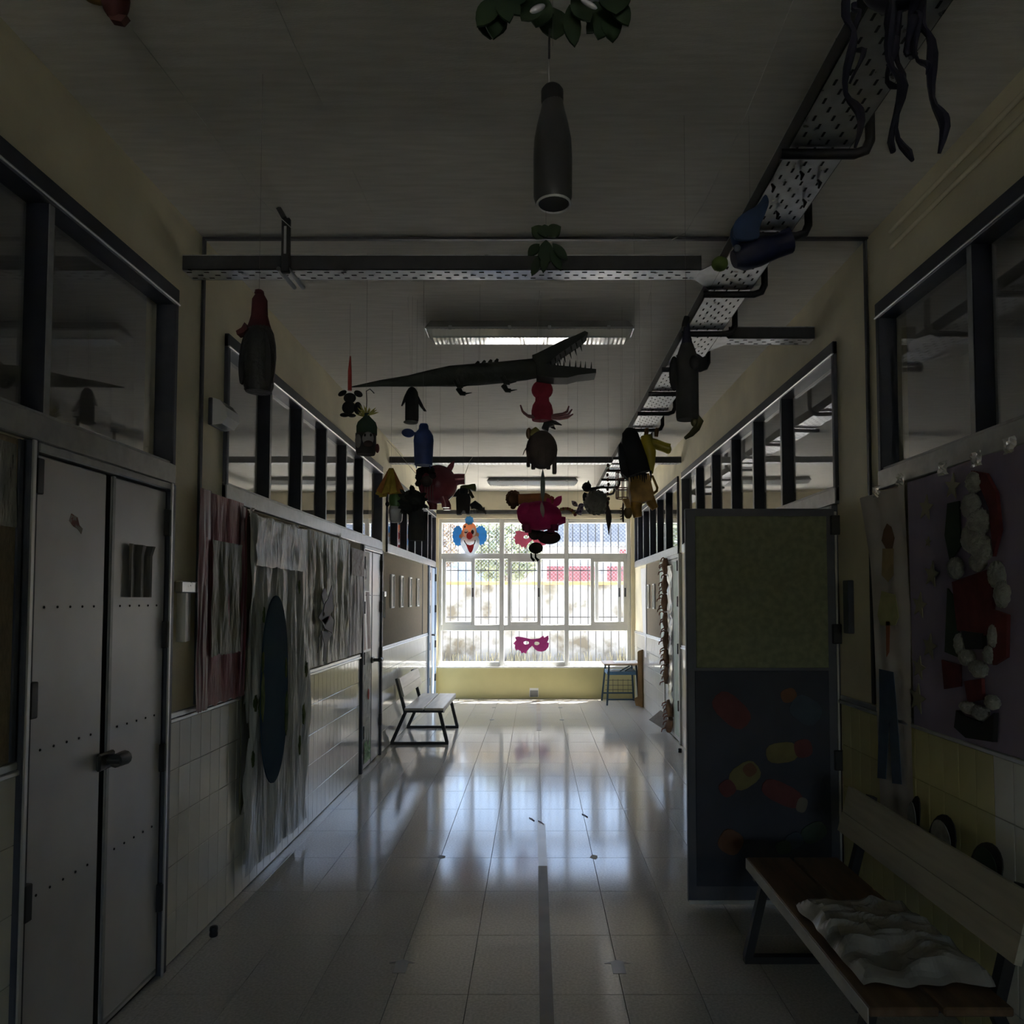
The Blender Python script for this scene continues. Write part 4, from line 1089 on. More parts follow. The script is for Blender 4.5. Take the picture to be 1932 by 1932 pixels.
pl = thing('wall_plate', 'small white plate with a grey cover low on the yellow wall', 'wall plate', (0, YB-.01, .02))
pa, pb = at(999, 1298, YB), at(1016, 1315, YB)
obj('plate', MB().bbox(pa.x, pb.x, YB-.012, YB, pb.z, pa.z, .003), MT['white'], pl); obj('cover', MB().bbox(pa.x+.008, pb.x-.008, YB-.02, YB-.011, pb.z+.005, pa.z-.035, .003), MT['lamp_body'], pl)
# white paper banner on the far right wall
o = obj('paper_banner', MB().grid(5, 16, lambda u, v: Vector((XR-.012-.006*math.sin(u*5+v*3), 10.02+.46*u*(.6+.4*v), .72+1.24*v))), MT['paper']); tag(o, 'long white paper banner hanging behind the cardboard roll', 'banner')
o = obj('mint_paper', MB().grid(5, 16, lambda u, v: Vector((XR-.016-.006*math.sin(u*5+v*3), 8.64+.22*u, 1.04+.93*v))), MT['mint']); tag(o, 'pale green paper strip beside the paper caterpillar', 'paper strip')

# paper caterpillar with many legs on door 5
MT['cat_body'] = mat('brown_caterpillar_card', (.20,.11,.065), .8, c2=(.32,.20,.13), scale=12)
MT['cat_leg'] = mat('red_brown_card_leg', (.22,.085,.055), .8)
ct = thing('paper_caterpillar', 'long brown paper caterpillar with many curled legs hung on the far right door', 'paper craft', (XR-.05, 8.35, .12))
pts = [(1256,1052),(1257,1085),(1254,1120),(1256,1155),(1259,1190),(1257,1225),(1260,1255),(1258,1290),(1262,1320),(1266,1355),(1262,1380)]
bodyp = []
for i, (px, py) in enumerate(pts):
    p = onx(px, py, XR-.045); bodyp.append(p)
for i in range(len(bodyp)-1):
    a, b = bodyp[i], bodyp[i+1]
    if i in (7,): continue
    obj('body_segment', MB().tube([a.lerp(b, .05), a.lerp(b, .5)+Vector((-.01,0,0)), a.lerp(b, .95)], [.028, .045, .03], 8), MT['cat_body'], ct, True)
    for k in range(4):
        p = a.lerp(b, (k+.5)/4); s_ = random.uniform(.045, .085); dz = random.uniform(-.03, .03); dy = random.uniform(-.05, .05)
        obj('leg', MB().tube([p, p+Vector((-s_*.6, dy*.5, dz+.015)), p+Vector((-s_, dy, dz)), p+Vector((-s_-.008, dy, dz-.03))], [.009,.008,.007,.005], 5), MT['cat_leg'], ct, True)
MT['foil_wrap'] = mat('shiny_clear_wrap', (.62,.64,.64), .15, trans=.3, spec=.7)
wr = obj('clear_wrap', MB().grid(8, 30, lambda u, v: Vector((XR-.02-.03*random.random(), 8.05+.22*u, .25+1.65*v))), MT['foil_wrap'], ct, True)
gp = obj('grey_card_fan', MB().prism([at(1224,1358,8.75)+Vector((0,0,0)), at(1246,1340,8.6), at(1258,1348,8.5), at(1262,1372,8.4), at(1252,1376,8.5)], Vector((.003,.004,0))), papm((.26,.24,.23)))
tag(gp, 'grey card triangle sticking out below the paper caterpillar', 'card')

# ================================================================== on the floor
MT['tape_brown'] = mat('brown_floor_tape', (.22,.19,.15), .5, spec=.15, var=.12, scale=5)
MT['tape_pale'] = mat('worn_floor_tape', (.46,.46,.46), .3, var=.12, scale=5)
tp = thing('floor_tape', 'worn brown tape line down the middle of the corridor floor', 'floor tape', (.045, 5, 0))
for a, b, m in ((1.2, 4.22, MT['tape_brown']), (4.22, 5.0, MT['tape_pale']), (8.5, 11.1, MT['tape_brown'])):
    obj('tape_strip', MB().box(.016, .068, a, b, .0003, .0014), m, tp)
MT['arrow'] = mat('dark_grey_floor_sticker', (.17,.17,.17), .3, var=.1, scale=5)
def arrow(label, px, py):
    d = at(px, py, 3.0); t_ = EYE/(EYE-d.z); x, y = d.x*t_, 3.0*t_
    o = obj('floor_arrow', MB().prism([Vector((x+a*.001*1.0, y+b*.001, .0004)) for a, b in ((-27,-62),(27,-62),(27,20),(55,20),(0,52),(-55,20),(-27,20))], Vector((0,0,.001))), MT['arrow'])
    return tag(o, label, 'floor sticker', 'arrow stickers on the floor')
arrow('faint dark arrow sticker on the floor left of the tape line', 757, 1822)
arrow('dark arrow sticker on the floor right of the tape line', 1166, 1823)
def floor_pt(px, py):
    d = at(px, py, 3.0); t_ = EYE/(EYE-d.z); return Vector((d.x*t_, 3.0*t_, 0))
st_ = floor_pt(403, 1766)
o = obj('door_stop', MB().lathe([(.017, 0), (.019, .01), (.017, .022), (.019, .03), (.017, .042), (.010, .046)], st_, 12), MT['black'], None, True); tag(o, 'small black door stop on the floor beside the tiled wall', 'door stop')
o = obj('door_stop', MB().lathe([(.017, 0), (.019, .01), (.017, .022), (.019, .03), (.017, .042), (.010, .046)], floor_pt(1283, 1420), 12), MT['black'], None, True); tag(o, 'small black door stop on the floor by the open dark door', 'door stop')
for i, (px, py, l) in enumerate(((833, 1617, 'torn white paper remnant stuck to the floor left of the tape'), (1121, 1617, 'torn white paper remnant stuck to the floor right of the tape'))):
    c = floor_pt(px, py); o_ = [c+Vector((.028*math.cos(k*.7)*random.uniform(.6, 1.1), .04*math.sin(k*.7)*random.uniform(.6, 1.1), .0004)) for k in range(9)]
    o = obj('paper_scrap', MB().prism(o_, Vector((0,0,.0006))), MT['paper']); tag(o, l, 'paper scrap')
for px, py, l in ((1021, 1552, 'dark twig-like bit of litter on the floor beside the tape line'), (1104, 1539, 'thin dark sliver lying on the floor right of the tape line'), (1004, 1546, 'tiny dark crumb on the floor next to the dark litter bit')):
    c = floor_pt(px, py); o = obj('litter_bit', MB().tube([c+Vector((-.02,.03,.003)), c+Vector((0,0,.004)), c+Vector((.015,-.04,.003))], .003, 6), MT['black'], None, True); tag(o, l, 'litter')
for px, py, l in ((932, 1335, 'far left floor stud'), (1057, 1335, 'far right floor stud'), (928, 1358, 'nearer left floor stud'), (1060, 1358, 'nearer right floor stud')):
    c = floor_pt(px, py); o = obj('floor_stud', MB().lathe([(.03, .0), (.03, .002), (.02, .004)], c, 12), MT['iron']); tag(o, l+', round dark disc near the window', 'floor disc', 'dark discs on the floor')

# ================================================================== hanging crafts
from mathutils.geometry import tessellate_polygon
MT['string'] = mat('pale_nylon_string', (.55,.54,.50), .5)
MT['cord'] = mat('dull_thread', (.16,.155,.15), .7)
def craft_m(name, c, rough=.6, **k): return mat(name, c, rough, **({'var': .2, 'scale': 14}|k))
CM = {}
def cm(key, c, rough=.6, **k):
    if key not in CM: CM[key] = craft_m(key, c, rough, **k)
    return CM[key]
BLK = cm('black_craft_card', (.020,.020,.022), .7)
CHAR = cm('charcoal_craft_card', (.040,.040,.043), .75)
def vl(mb, Y, cx, prof, n=20, sy=1.0, tilt=0.0):
    """turned shape: prof = (half width px, photograph row) pairs from bottom to top, tilt = px shift per row"""
    s = pxm(Y); c = at(cx, prof[0][1], Y); base = c.z
    pr = [(max(h*s, .0005), at(cx, y, Y).z-base) for h, y in prof]
    st = len(mb.v); mb.lathe(pr, (c.x, Y, base), n, 1, sy)
    if tilt:
        for i in range(st, len(mb.v)): mb.v[i].x += (mb.v[i].z-base)*tilt
    return mb
def pr(Y, pts, th=.02, yo=0.0):
    return MB().prism([at(x, y, Y)+Vector((0, yo-th/2, 0)) for x, y in pts], th)
def tb(Y, pts, rad, n=8, dys=None):
    s = pxm(Y); P = [at(x, y, Y)+Vector((0, (dys[i] if dys else 0), 0)) for i, (x, y) in enumerate(pts)]
    return MB().tube(P, [k*s for k in rad] if isinstance(rad, (list, tuple)) else rad*s, n)
def bl(Y, px, py, rx, rz, ry=None, jit=0, yo=0.0, n=16, m=10, ang=0.0):
    s = pxm(Y); rot = Matrix.Rotation(-ang, 3, 'Y') if ang else None
    return MB().ball(at(px, py, Y)+Vector((0, yo, 0)), rx*s, (rx if ry is None else ry)*s, rz*s, n, m, jit, rot)
def smooth_pts(pts, k=4):
    """closed Catmull-Rom through the outline points"""
    n = len(pts); out = []
    for i in range(n):
        p0, p1, p2, p3 = pts[i-1], pts[i], pts[(i+1) % n], pts[(i+2) % n]
        for j in range(k):
            t = j/k; t2, t3 = t*t, t*t*t
            out.append(tuple(.5*((2*p1[a])+(-p0[a]+p2[a])*t+(2*p0[a]-5*p1[a]+4*p2[a]-p3[a])*t2+(-p0[a]+3*p1[a]-3*p2[a]+p3[a])*t3) for a in (0, 1)))
    return out
def leafp(px, py, L, w, ang, k=7):
    """leaf outline in photograph px: root at px,py, growing along ang (0 = right, pi/2 = up)"""
    o = []
    for i in range(k+1):
        t = i/k; o.append((t*L, w*math.sin(math.pi*t)**.8))
    for i in range(k-1, 0, -1):
        t = i/k; o.append((t*L, -w*math.sin(math.pi*t)**.8))
    c, s = math.cos(ang), math.sin(ang)
    return [(px+a*c-b*s, py-(a*s+b*c)) for a, b in o]
def plate_holes(Y, outer, holes, th):
    loops = [[at(x, y, Y) for x, y in outer]]+[[at(x, y, Y) for x, y in h] for h in holes]
    flat = [p for l in loops for p in l]; n = len(flat); mb = MB()
    tris = tessellate_polygon([[Vector((p.x, p.z, 0)) for p in l] for l in loops])
    vs_ = flat+[p+Vector((0, th, 0)) for p in flat]; fs = []
    for a, b, c in tris:
        A, B, C_ = flat[a], flat[b], flat[c]
        ny = (B-A).cross(C_-A).y
        f = (a, b, c) if ny < 0 else (c, b, a)
        fs.append(f); fs.append(tuple(k+n for k in f[::-1]))
    st = 0
    for l in loops:
        m = len(l)
        for i in range(m):
            a, b = st+i, st+(i+1) % m; fs.append((a, b, b+n, a+n))
        st += m
    return mb.add(vs_, fs)
GROUP = 'paper and bottle crafts hung from the ceiling'
def craft(name, label, Y, px, top, bot, cord=True, cat='hanging craft', cord_px=None, zup=None):
    b = at(px, bot, Y); t = thing(name, label, cat, (b.x, Y, b.z), GROUP)
    if cord:
        p = at(cord_px if cord_px is not None else px, top, Y)
        obj('cord', MB().tube([p-Vector((0,0,.01)), Vector((p.x, Y, zup if zup else H))], .0005, 5), MT['cord'], t)
    return t

# --- red and yellow bird at the top left edge
t = craft('paper_bird', 'dark red and yellow paper bird at the top edge beside the left string', 1.95, 212, -40, 45, zup=H)
obj('body', bl(1.95, 218, -2, 26, 42, 24), cm('dark_red_card', (.065,.012,.013), .7), t, True)
obj('wing', bl(1.95, 180, -14, 34, 22, 14, ang=-.4), cm('ochre_card', (.15,.085,.022), .7), t, True)
obj('beak', pr(1.95, [(205,28),(243,34),(232,46),(212,42)], .02), cm('rust_card', (.09,.03,.025), .7), t)

# --- green leafy flower craft at the top centre
Yg = 1.80; GL = cm('dark_green_foam', (.017,.040,.013), .7); WP = cm('pale_foil_petal', (.62,.63,.68), .25, metal=.3)
t = craft('leaf_cluster', 'green leafy paper cluster with pale petals at the top centre edge', Yg, 1038, 0, 80, cord=True)
for k, (x, y, L, w, a) in enumerate(((942,5,70,20,-2.2),(940,5,72,20,-1.7),(945,5,66,18,-1.3),(948,10,55,15,-.9),(930,-10,60,30,-1.7),(1150,5,66,20,-1.9),(1152,5,70,20,-1.5),(1156,5,62,17,-1.1),(1146,8,58,16,-2.3),(1155,-12,60,30,-1.5),
      (1020,0,55,22,-2.3),(1030,-5,60,24,-1.9),(1075,5,80,17,-1.45),(1080,0,60,20,-1.0),(1045,-10,60,30,-1.5),(1000,-8,60,26,-2.6),(1100,-8,62,24,-.5))):
    obj('leaf', pr(Yg, leafp(x, y, L, w, a), .006, random.uniform(-.05, .05)), GL, t)
for x, y, a, b, g in ((1014,52,16,7,.45),(1108,44,18,5,-.5),(1052,11,8,6,0),(1055,31,10,4,0),(1010,25,9,4,0),(1090,22,9,4,0)):
    obj('petal', bl(Yg, x, y, a, b, 5, yo=-.06, ang=g), WP, t, True)
obj('hook', tb(Yg, [(1037,55),(1036,80),(1036,110)], 2.4, 6), cm('dark_wire', (.05,.05,.05), .5), t, True)

# --- near grey bottle
Yb = 1.82
t = craft('hanging_bottle', 'dark grey plastic bottle with an open white rimmed base, hung upright nearest the viewer', Yb, 1043, 80, 395)
MT['smoke_plastic'] = mat('smoky_grey_bottle', (.085,.085,.088), .3, var=.1, scale=10, transl=.25)
obj('bottle_body', vl(MB(), Yb, 1043, [(33,384),(37,372),(37.5,300),(36,265),(31,238),(24,212),(20.5,196),(20.5,180)], 28), MT['smoke_plastic'], t, True)
obj('bottle_cap', vl(MB(), Yb, 1042, [(20,198),(21.5,192),(21.5,172),(17,166),(4,164)], 20), BLK, t, True)
s = pxm(Yb); c = at(1045, 384, Yb)
obj('base_rim', MB().tube([(c.x+32*s*math.cos(a), Yb+32*s*math.sin(a), c.z-.0015) for a in [2*math.pi*k/24 for k in range(25)]], .0032, 6), cm('white_rim', (.62,.62,.62), .4), t, True)
obj('base_disc', vl(MB(), Yb, 1043, [(30,384.6),(30,383.9)], 24), CHAR, t)
obj('cord', MB().tube([at(1036, 108, Yb), at(1035, 140, Yb), at(1037, 168, Yb)], .0020, 6), MT['string'], t)
obj('cord_knot', bl(Yb, 1040, 186, 7, 8), BLK, t, True)
# --- small green clump below the bottle
Yq = 1.84; t = craft('leaf_clump', 'small dark green paper leaf clump hanging in front of the crossing tray', Yq, 1030, 430, 515, zup=at(1030, 398, Yq).z)
for k, (x, y, L, w, a) in enumerate(((1030,448,32,13,2.6),(1030,448,32,13,.5),(1030,450,48,15,-1.57),(1022,470,46,9,-2.0),(1030,475,42,8,-1.7),(1038,470,46,9,-1.1),(1042,468,40,8,-.8),(1028,452,24,14,1.6),(1018,462,30,9,-2.4))):
    obj('leaf', pr(Yq, leafp(x, y, L, w, a), .008, random.uniform(-.03, .03)), GL, t)

# --- navy squid ribbons top right
Ys = 1.5; NV = cm('dark_navy_crepe', (.013,.012,.028), .8)
t = craft('paper_squid', 'dark navy paper squid with long wavy arms at the top right', Ys, 1685, -60, 295)
obj('head', bl(Ys, 1690, -40, 70, 60, 50), NV, t, True)
for k, (x0, x1, yb, w) in enumerate(((1600,1612,277,9),(1628,1625,130,6),(1662,1686,292,10),(1672,1690,165,7),(1700,1718,298,8),(1715,1726,168,6),(1740,1778,290,11),(1684,1696,120,10),(1712,1706,110,10),(1735,1722,100,10))):
    n = 16; pts = []
    for i in range(n+1):
        u = i/n; pts.append((x0+(x1-x0)*u+7*math.sin(u*9+k*1.3)*min(1, u*2), -25+(yb+25)*u))
    obj('arm', tb(Ys, pts, [w*(.75+.25*math.sin(i*1.1+k))*(1 if i < n else .6) for i in range(n+1)], 7, [.03*math.sin(k*2.1)+.02*math.sin(i*.8+k) for i in range(n+1)]), NV, t, True)

# --- blue parrot
Yp = 2.45; BL1 = cm('deep_blue_foam', (.020,.050,.135), .6); BL2 = cm('navy_blue_foam', (.016,.020,.060), .6)
t = craft('paper_parrot', 'blue bottle parrot with a green yellow beak beside the cable tray', Yp, 1415, 400, 510)
obj('body', tb(Yp, [(1384,490),(1400,484),(1430,476),(1462,466),(1490,456)], [16,27,27,22,22], 14), BL2, t, True)
obj('breast', bl(Yp, 1405, 450, 26, 34, 22, ang=.5), BL1, t, True)
obj('wing', pr(Yp, smooth_pts([(1380,465),(1376,440),(1392,420),(1420,403),(1434,384),(1441,398),(1434,420),(1424,445),(1420,465)], 3), .012, -.05), BL1, t)
obj('beak', bl(Yp, 1358, 498, 16, 14, 14, jit=.06), cm('olive_green_foam', (.10,.16,.030), .6), t, True)
obj('eye', bl(Yp, 1384, 480, 7, 7, 3, yo=-.045), cm('grey_eye_disc', (.10,.12,.15), .5), t, True)
obj('crest', pr(Yp, [(1470,440),(1487,432),(1493,445),(1495,472),(1480,478)], .03), BL2, t)

# --- red hooded penguin bottle
Yh = 2.25; t = craft('penguin_bottle', 'black bottle penguin with a dark red knitted hood hanging at the left', Yh, 489, 545, 742)
obj('body', vl(MB(), Yh, 488, [(24,740),(27,730),(29,700),(31,672),(30,650),(26,628),(17,610),(14,590)], 22), cm('speckled_black_wrap', (.030,.030,.029), .5, bump=.5, bscale=60), t, True)
RD = cm('dark_wine_wool', (.075,.015,.020), .9)
obj('hood', vl(MB(), Yh, 489, [(27,640),(24,625),(19,610),(15.5,596),(14.5,580),(14,566),(9,557),(2,554)], 20), RD, t, True)
obj('pompom', bl(Yh, 489, 552, 9, 6, jit=.12), RD, t, True)
obj('scarf_end', pr(Yh, [(472,618),(466,628),(456,634),(458,641),(470,637),(478,630)], .03, -.03), RD, t)
obj('flipper', pr(Yh, smooth_pts([(466,640),(459,665),(456,700),(459,728),(465,720),(468,690),(470,660)], 3), .012, -.02), BLK, t)
obj('flipper', pr(Yh, smooth_pts([(508,635),(515,650),(519,690),(516,735),(509,725),(508,680)], 3), .012, -.03), BLK, t)
obj('foot', bl(Yh, 470, 735, 9, 4, 12), cm('pale_olive_card', (.20,.20,.15), .7), t, True)

# --- dark dog bottle at the right
Yd = 2.45; t = craft('dog_bottle', 'black bottle dog with a navy cap and olive tail hanging before the right tray', Yd, 1294, 596, 828)
obj('body', vl(MB(), Yd, 1297, [(20,792),(21.5,785),(21.5,700),(22,680),(18,668),(12,650)], 20), CHAR, t, True)
obj('cap', vl(MB(), Yd, 1296, [(17,675),(14,660),(10,645),(7.5,632),(6,618),(5.5,612)], 16), cm('navy_cap_felt', (.022,.024,.050), .9), t, True)
obj('bottle_top', tb(Yd, [(1292,618),(1293,610),(1296,598)], [6.5,6.5,5.5], 10), BLK, t, True)
obj('ear', bl(Yd, 1272, 705, 10, 34, 6), BLK, t, True); obj('ear', pr(Yd, smooth_pts([(1314,668),(1325,675),(1333,672),(1332,690),(1325,700),(1318,690)], 2), .012), BLK, t)
obj('tail', tb(Yd, [(1313,785),(1320,795),(1314,808),(1304,819),(1292,827)], [6,8,7,5.5,3], 8), cm('olive_felt', (.085,.080,.035), .8), t, True)
obj('tail_root', bl(Yd, 1311, 797, 8, 9, 5), cm('olive_felt', (.085,.080,.035), .8), t, True)
obj('paw', bl(Yd, 1305, 690, 10, 14, 6, yo=-.035), BLK, t, True)

# --- crocodile
Yc = 3.80; CR = cm('dark_green_black_croc', (.030,.036,.028), .7, bump=.6, bscale=40, scale=8); CR2 = cm('black_green_jaw', (.022,.026,.021), .7)
t = craft('paper_crocodile', 'long dark paper crocodile with open toothed jaws under the ceiling lamp', Yc, 900, 690, 735, cord_px=905)
bodyc = [(664,730,1.2),(720,723,6.5),(772,719,11),(815,713.5,16),(850,710,20),(904,706.5,21),(950,702.5,20.5),(990,698,20),(1018,694,19),(1034,695,12)]
obj('body', tb(Yc, [(x, y) for x, y, r in bodyc], [r for x, y, r in bodyc], 12), CR, t, True)
obj('upper_jaw', pr(Yc, [(1004,677),(1012,674),(1036,662),(1062,649),(1085,640),(1102,632),(1108,635),(1098,645),(1080,657),(1062,669),(1045,682),(1030,693),(1012,694)], .12), CR2, t)
obj('lower_jaw', pr(Yc, [(1012,694),(1030,694),(1052,696),(1089,699.5),(1123,703),(1123,710),(1089,714),(1070,719),(1045,719),(1012,714)], .12), CR2, t)
for x, y in ((1096,645),(1086,653),(1076,659),(1065,667),(1056,674),(1047,681),(1038,688)):
    for yo in (-.05, .05): obj('tooth', tb(Yc, [(x, y), (x+3, y+12)], [2.0, .3], 5, [yo, yo]), CR2, t)
for x, y in ((1052,696),(1063,697.5),(1074,698.5),(1085,699.5),(1094,700.5),(1103,701.5),(1114,702.5)):
    for yo in (-.05, .05): obj('tooth', tb(Yc, [(x, y+1), (x+.5, y-14)], [2.0, .3], 5, [yo, yo]), CR2, t)
for x, y in ((868,733),(955,727)):
    for yo in (-.07, .07):
        l = obj('leg', tb(Yc, [(x-6, y-8), (x, y+2), (x+8, y+3)], [6, 5, 4], 7, [yo]*3), CR, t, True)
        obj('claw', tb(Yc, [(x+8, y+3), (x+20, y+1)], [1.8, .5], 5, [yo, yo]), CR2, l)
for i in range(4): obj('back_bump', tb(Yc, [(900+i*12, 688-i*1.5), (903+i*12, 682-i*1.5)], [4.5, 2.5], 6), CR, t)
obj('cord', tb(Yc, [(775,711),(773,640),(770,560)], .4, 5), MT['string'], t); obj('cord', tb(Yc, [(1012,674),(1015,600),(1018,548)], .4, 5), MT['string'], t)

# --- red candle with a mouse
Ym = 4.05; t = craft('candle_mouse', 'black cutout mouse carrying a tall red candle', Ym, 660, 670, 787)
obj('candle', tb(Ym, [(660,737),(660,700),(661,672)], [4.0,3.6,1.2], 10), cm('red_candle_wax', (.36,.035,.030), .4), t, True)
for nm, a in (('head', (660,751,12,10)), ('body', (658,769,13,13)), ('tail', (675,770,8,12)), ('foot', (650,783,9,4)), ('foot', (664,784,8,3.5))):
    obj(nm, bl(Ym, *a, 5), BLK, t, True)
obj('ear', bl(Ym, 646, 742, 9, 5, 3, ang=.5), BLK, t, True); obj('ear', bl(Ym, 676, 743, 9, 6, 3, ang=-.5), BLK, t, True)

# --- panda bottle with raffia
Yn = 3.45; t = craft('panda_bottle', 'green topped bottle with a panda face and yellow raffia tuft', Yn, 691, 735, 862)
MT['green_bottle'] = mat('green_clear_plastic', (.055,.095,.075), .2, transl=.3)
obj('bottle_top', vl(MB(), Yn, 692, [(19.5,820),(19.5,805),(17,797),(10,790),(5,785),(4.5,780)], 20), MT['green_bottle'], t, True)
obj('bottle_base', vl(MB(), Yn, 690, [(17,858),(18.5,854),(19.5,840),(19.5,819)], 20), CHAR, t, True)
obj('face', bl(Yn, 699, 832, 11, 13, 3, yo=-.052), cm('grey_face_card', (.26,.25,.25), .7), t, True)
obj('ear', bl(Yn, 680, 836, 6, 13, 3, yo=-.046), cm('grey_face_card', (.26,.25,.25), .7), t, True)
obj('muzzle', bl(Yn, 700, 842, 9, 6, 3, yo=-.06), cm('dark_brown_card', (.07,.045,.04), .7), t, True)
for x, y in ((694,826),(705,826)): obj('eye', bl(Yn, x, y, 2, 3, 2, yo=-.06), BLK, t, True)
obj('mitten', bl(Yn, 712, 846, 4, 9, 4), cm('dull_red_card', (.16,.05,.05), .7), t, True)
RAF = cm('yellow_raffia', (.30,.27,.055), .7)
for k in range(11):
    a = math.pi*(.08+.84*k/10); obj('raffia', pr(Yn, leafp(691, 785, random.uniform(16, 26), 1.6, a, 4), .004, random.uniform(-.02,.02)), RAF, t)
obj('hook', tb(Yn, [(691,785),(692,755),(691,738),(698,734),(706,742)], .9, 5), BLK, t, True)

# --- tube penguin
Yt = 3.95; t = craft('tube_penguin', 'plain black tube penguin hanging below the crocodile tail', Yt, 777, 731, 800)
obj('body', vl(MB(), Yt, 777, [(12.5,794),(12.8,790),(13,752),(11,740),(6.5,733),(4,731)], 18), BLK, t, True)
obj('wing', pr(Yt, [(768,738),(763,748),(757,766),(759,766),(766,756)], .01), BLK, t)
obj('wing', pr(Yt, [(785,738),(792,752),(800,768),(805,776),(800,776),(792,766),(788,758)], .01), BLK, t)
obj('foot', bl(Yt, 775, 797, 14, 3, 14), cm('grey_card_feet', (.14,.14,.13), .7), t, True)

# --- blue bottle with one arm
Yu = 3.75; BU = cm('cobalt_blue_wrap', (.03,.06,.22), .55)
t = craft('blue_bottle', 'cobalt blue wrapped bottle with one round arm', Yu, 798, 798, 880)
obj('body', vl(MB(), Yu, 799, [(17,878),(17.5,870),(18.5,845),(19.2,832),(18,822),(14,815),(9.5,810),(9,804),(7,800)], 20), BU, t, True)
obj('arm', bl(Yu, 770, 817, 12.5, 8.5, 4, ang=-.15), BU, t, True); obj('arm_link', tb(Yu, [(780,818),(788,818)], [3, 3], 6), BU, t)
for x in (785, 811): obj('fringe', tb(Yu, [(x, 876), (x+1, 884)], [1.5, .8], 5), BU, t)

# --- pink papier-mache pig
Yk = 4.35; PG = cm('maroon_pink_papier_mache', (.30,.065,.09), .2, bump=.4, bscale=12, scale=5)
t = craft('papier_mache_pig', 'glossy maroon papier-mache pig seen from the side with thick snout', Yk, 830, 868, 962)
obj('body', bl(Yk, 826, 914, 37, 37, 34, n=28, m=18), PG, t, True)
obj('snout', tb(Yk, [(850,907),(866,904),(877,904)], [13, 10.5, 10], 14), PG, t, True)
obj('ear', tb(Yk, [(846,888),(852,878),(857,870)], [6, 5, 1.2], 8), PG, t, True)
for x, yo in ((840, -.05), (838, .06), (812, .05)):
    obj('leg', tb(Yk, [(x-2, 940), (x+3, 952), (x+3, 960)], [9, 8, 7.5], 10, [yo]*3), PG, t, True)
obj('cord', tb(Yk, [(876,899),(886,870),(892,862)], .5, 5), MT['string'], t)

# --- hairy doll head in front of the pig
Yx = 4.05; t = craft('doll_head', 'dark brown doll head with wool curls and hanging threads before the pig', Yx, 803, 878, 948)
obj('face', bl(Yx, 805, 908, 11, 11, 8), cm('dark_brown_face', (.075,.055,.048), .8), t, True)
HR = cm('dark_brown_wool', (.030,.022,.020), .95)
for x, y, r in ((793,890,8),(802,884,8),(812,887,8),(816,897,7),(790,900,7),(789,912,6)): obj('curl', bl(Yx, x, y, r, r, jit=.12), HR, t, True)
for x in (802, 807, 812, 817): obj('thread', tb(Yx, [(x, 915), (x-.5, 930), (x, 944)], .7, 5), cm('pale_pink_thread', (.22,.14,.13), .7), t)

# --- yellow pleated cloth cone and green cup
Yy = 4.15
t = craft('cloth_cone', 'yellow and orange pleated cloth cone hanging by the left transom', Yy, 738, 882, 942)
for k in range(10):
    a = math.pi*2*k/10; x1 = 738+23*math.cos(a); yo = .06*math.sin(a); c_ = cm('ochre_yellow_cloth', (.55,.40,.07), .8, transl=.25) if k % 3 else cm('rust_orange_cloth', (.44,.18,.05), .8, transl=.25)
    m = MB(); A = at(738, 883, Yy); B = at(x1-7, 932+5*math.sin(a*3), Yy)+Vector((0, yo, 0)); C_ = at(x1+7, 934+4*math.cos(a*2), Yy)+Vector((0, yo+.01, 0))
    mid = (A+B+C_)/3+Vector((math.cos(a)*.012, math.sin(a)*.012, .01))
    m.add([A+Vector((-.012,0,0)), A+Vector((.012,0,0)), C_, B, mid], [(0,4,3),(0,1,4),(1,2,4),(3,4,2)])
    obj('pleat', m, c_, t)
t = craft('cup_lantern', 'small green and clear plastic cup lantern under the yellow cone', 4.2, 748, 930, 990, zup=at(748, 915, 4.2).z)
obj('cup', vl(MB(), 4.2, 748, [(11,962),(14,950),(15,940),(13,934)], 16), cm('leaf_green_plastic', (.09,.19,.06), .3), t, True)
MT['clear_cup'] = mat('clear_cup_plastic', (.55,.57,.60), .15, trans=.5)
obj('clear_base', vl(MB(), 4.2, 747, [(9,986),(12,982),(13.5,960),(12,955)], 16), MT['clear_cup'], t, True)
obj('tab', bl(4.2, 731, 951, 4, 5, 2), BLK, t, True)

# --- dark pompom bottle
Yo = 4.0; t = craft('pompom_bottle', 'black bottle with a bushy charcoal pompom head, lowest on the left', Yo, 785, 920, 1022)
PO = cm('charcoal_tissue', (.032,.036,.033), .95)
obj('pompom', bl(Yo, 778, 948, 24, 23, jit=.13, n=18, m=12), PO, t)
for k in range(16):
    a = random.uniform(0, 6.28); obj('tissue_spike', pr(Yo, leafp(778+16*math.cos(a), 946-16*math.sin(a), 16, 4, a, 3), .005, random.uniform(-.05,.05)), PO, t)
obj('bottle', vl(MB(), Yo, 787, [(16,1020),(17.5,1014),(17,990),(16,975),(11,962)], 18), CHAR, t, True)
obj('arm', bl(Yo, 803, 975, 4, 8, 3), PO, t, True)

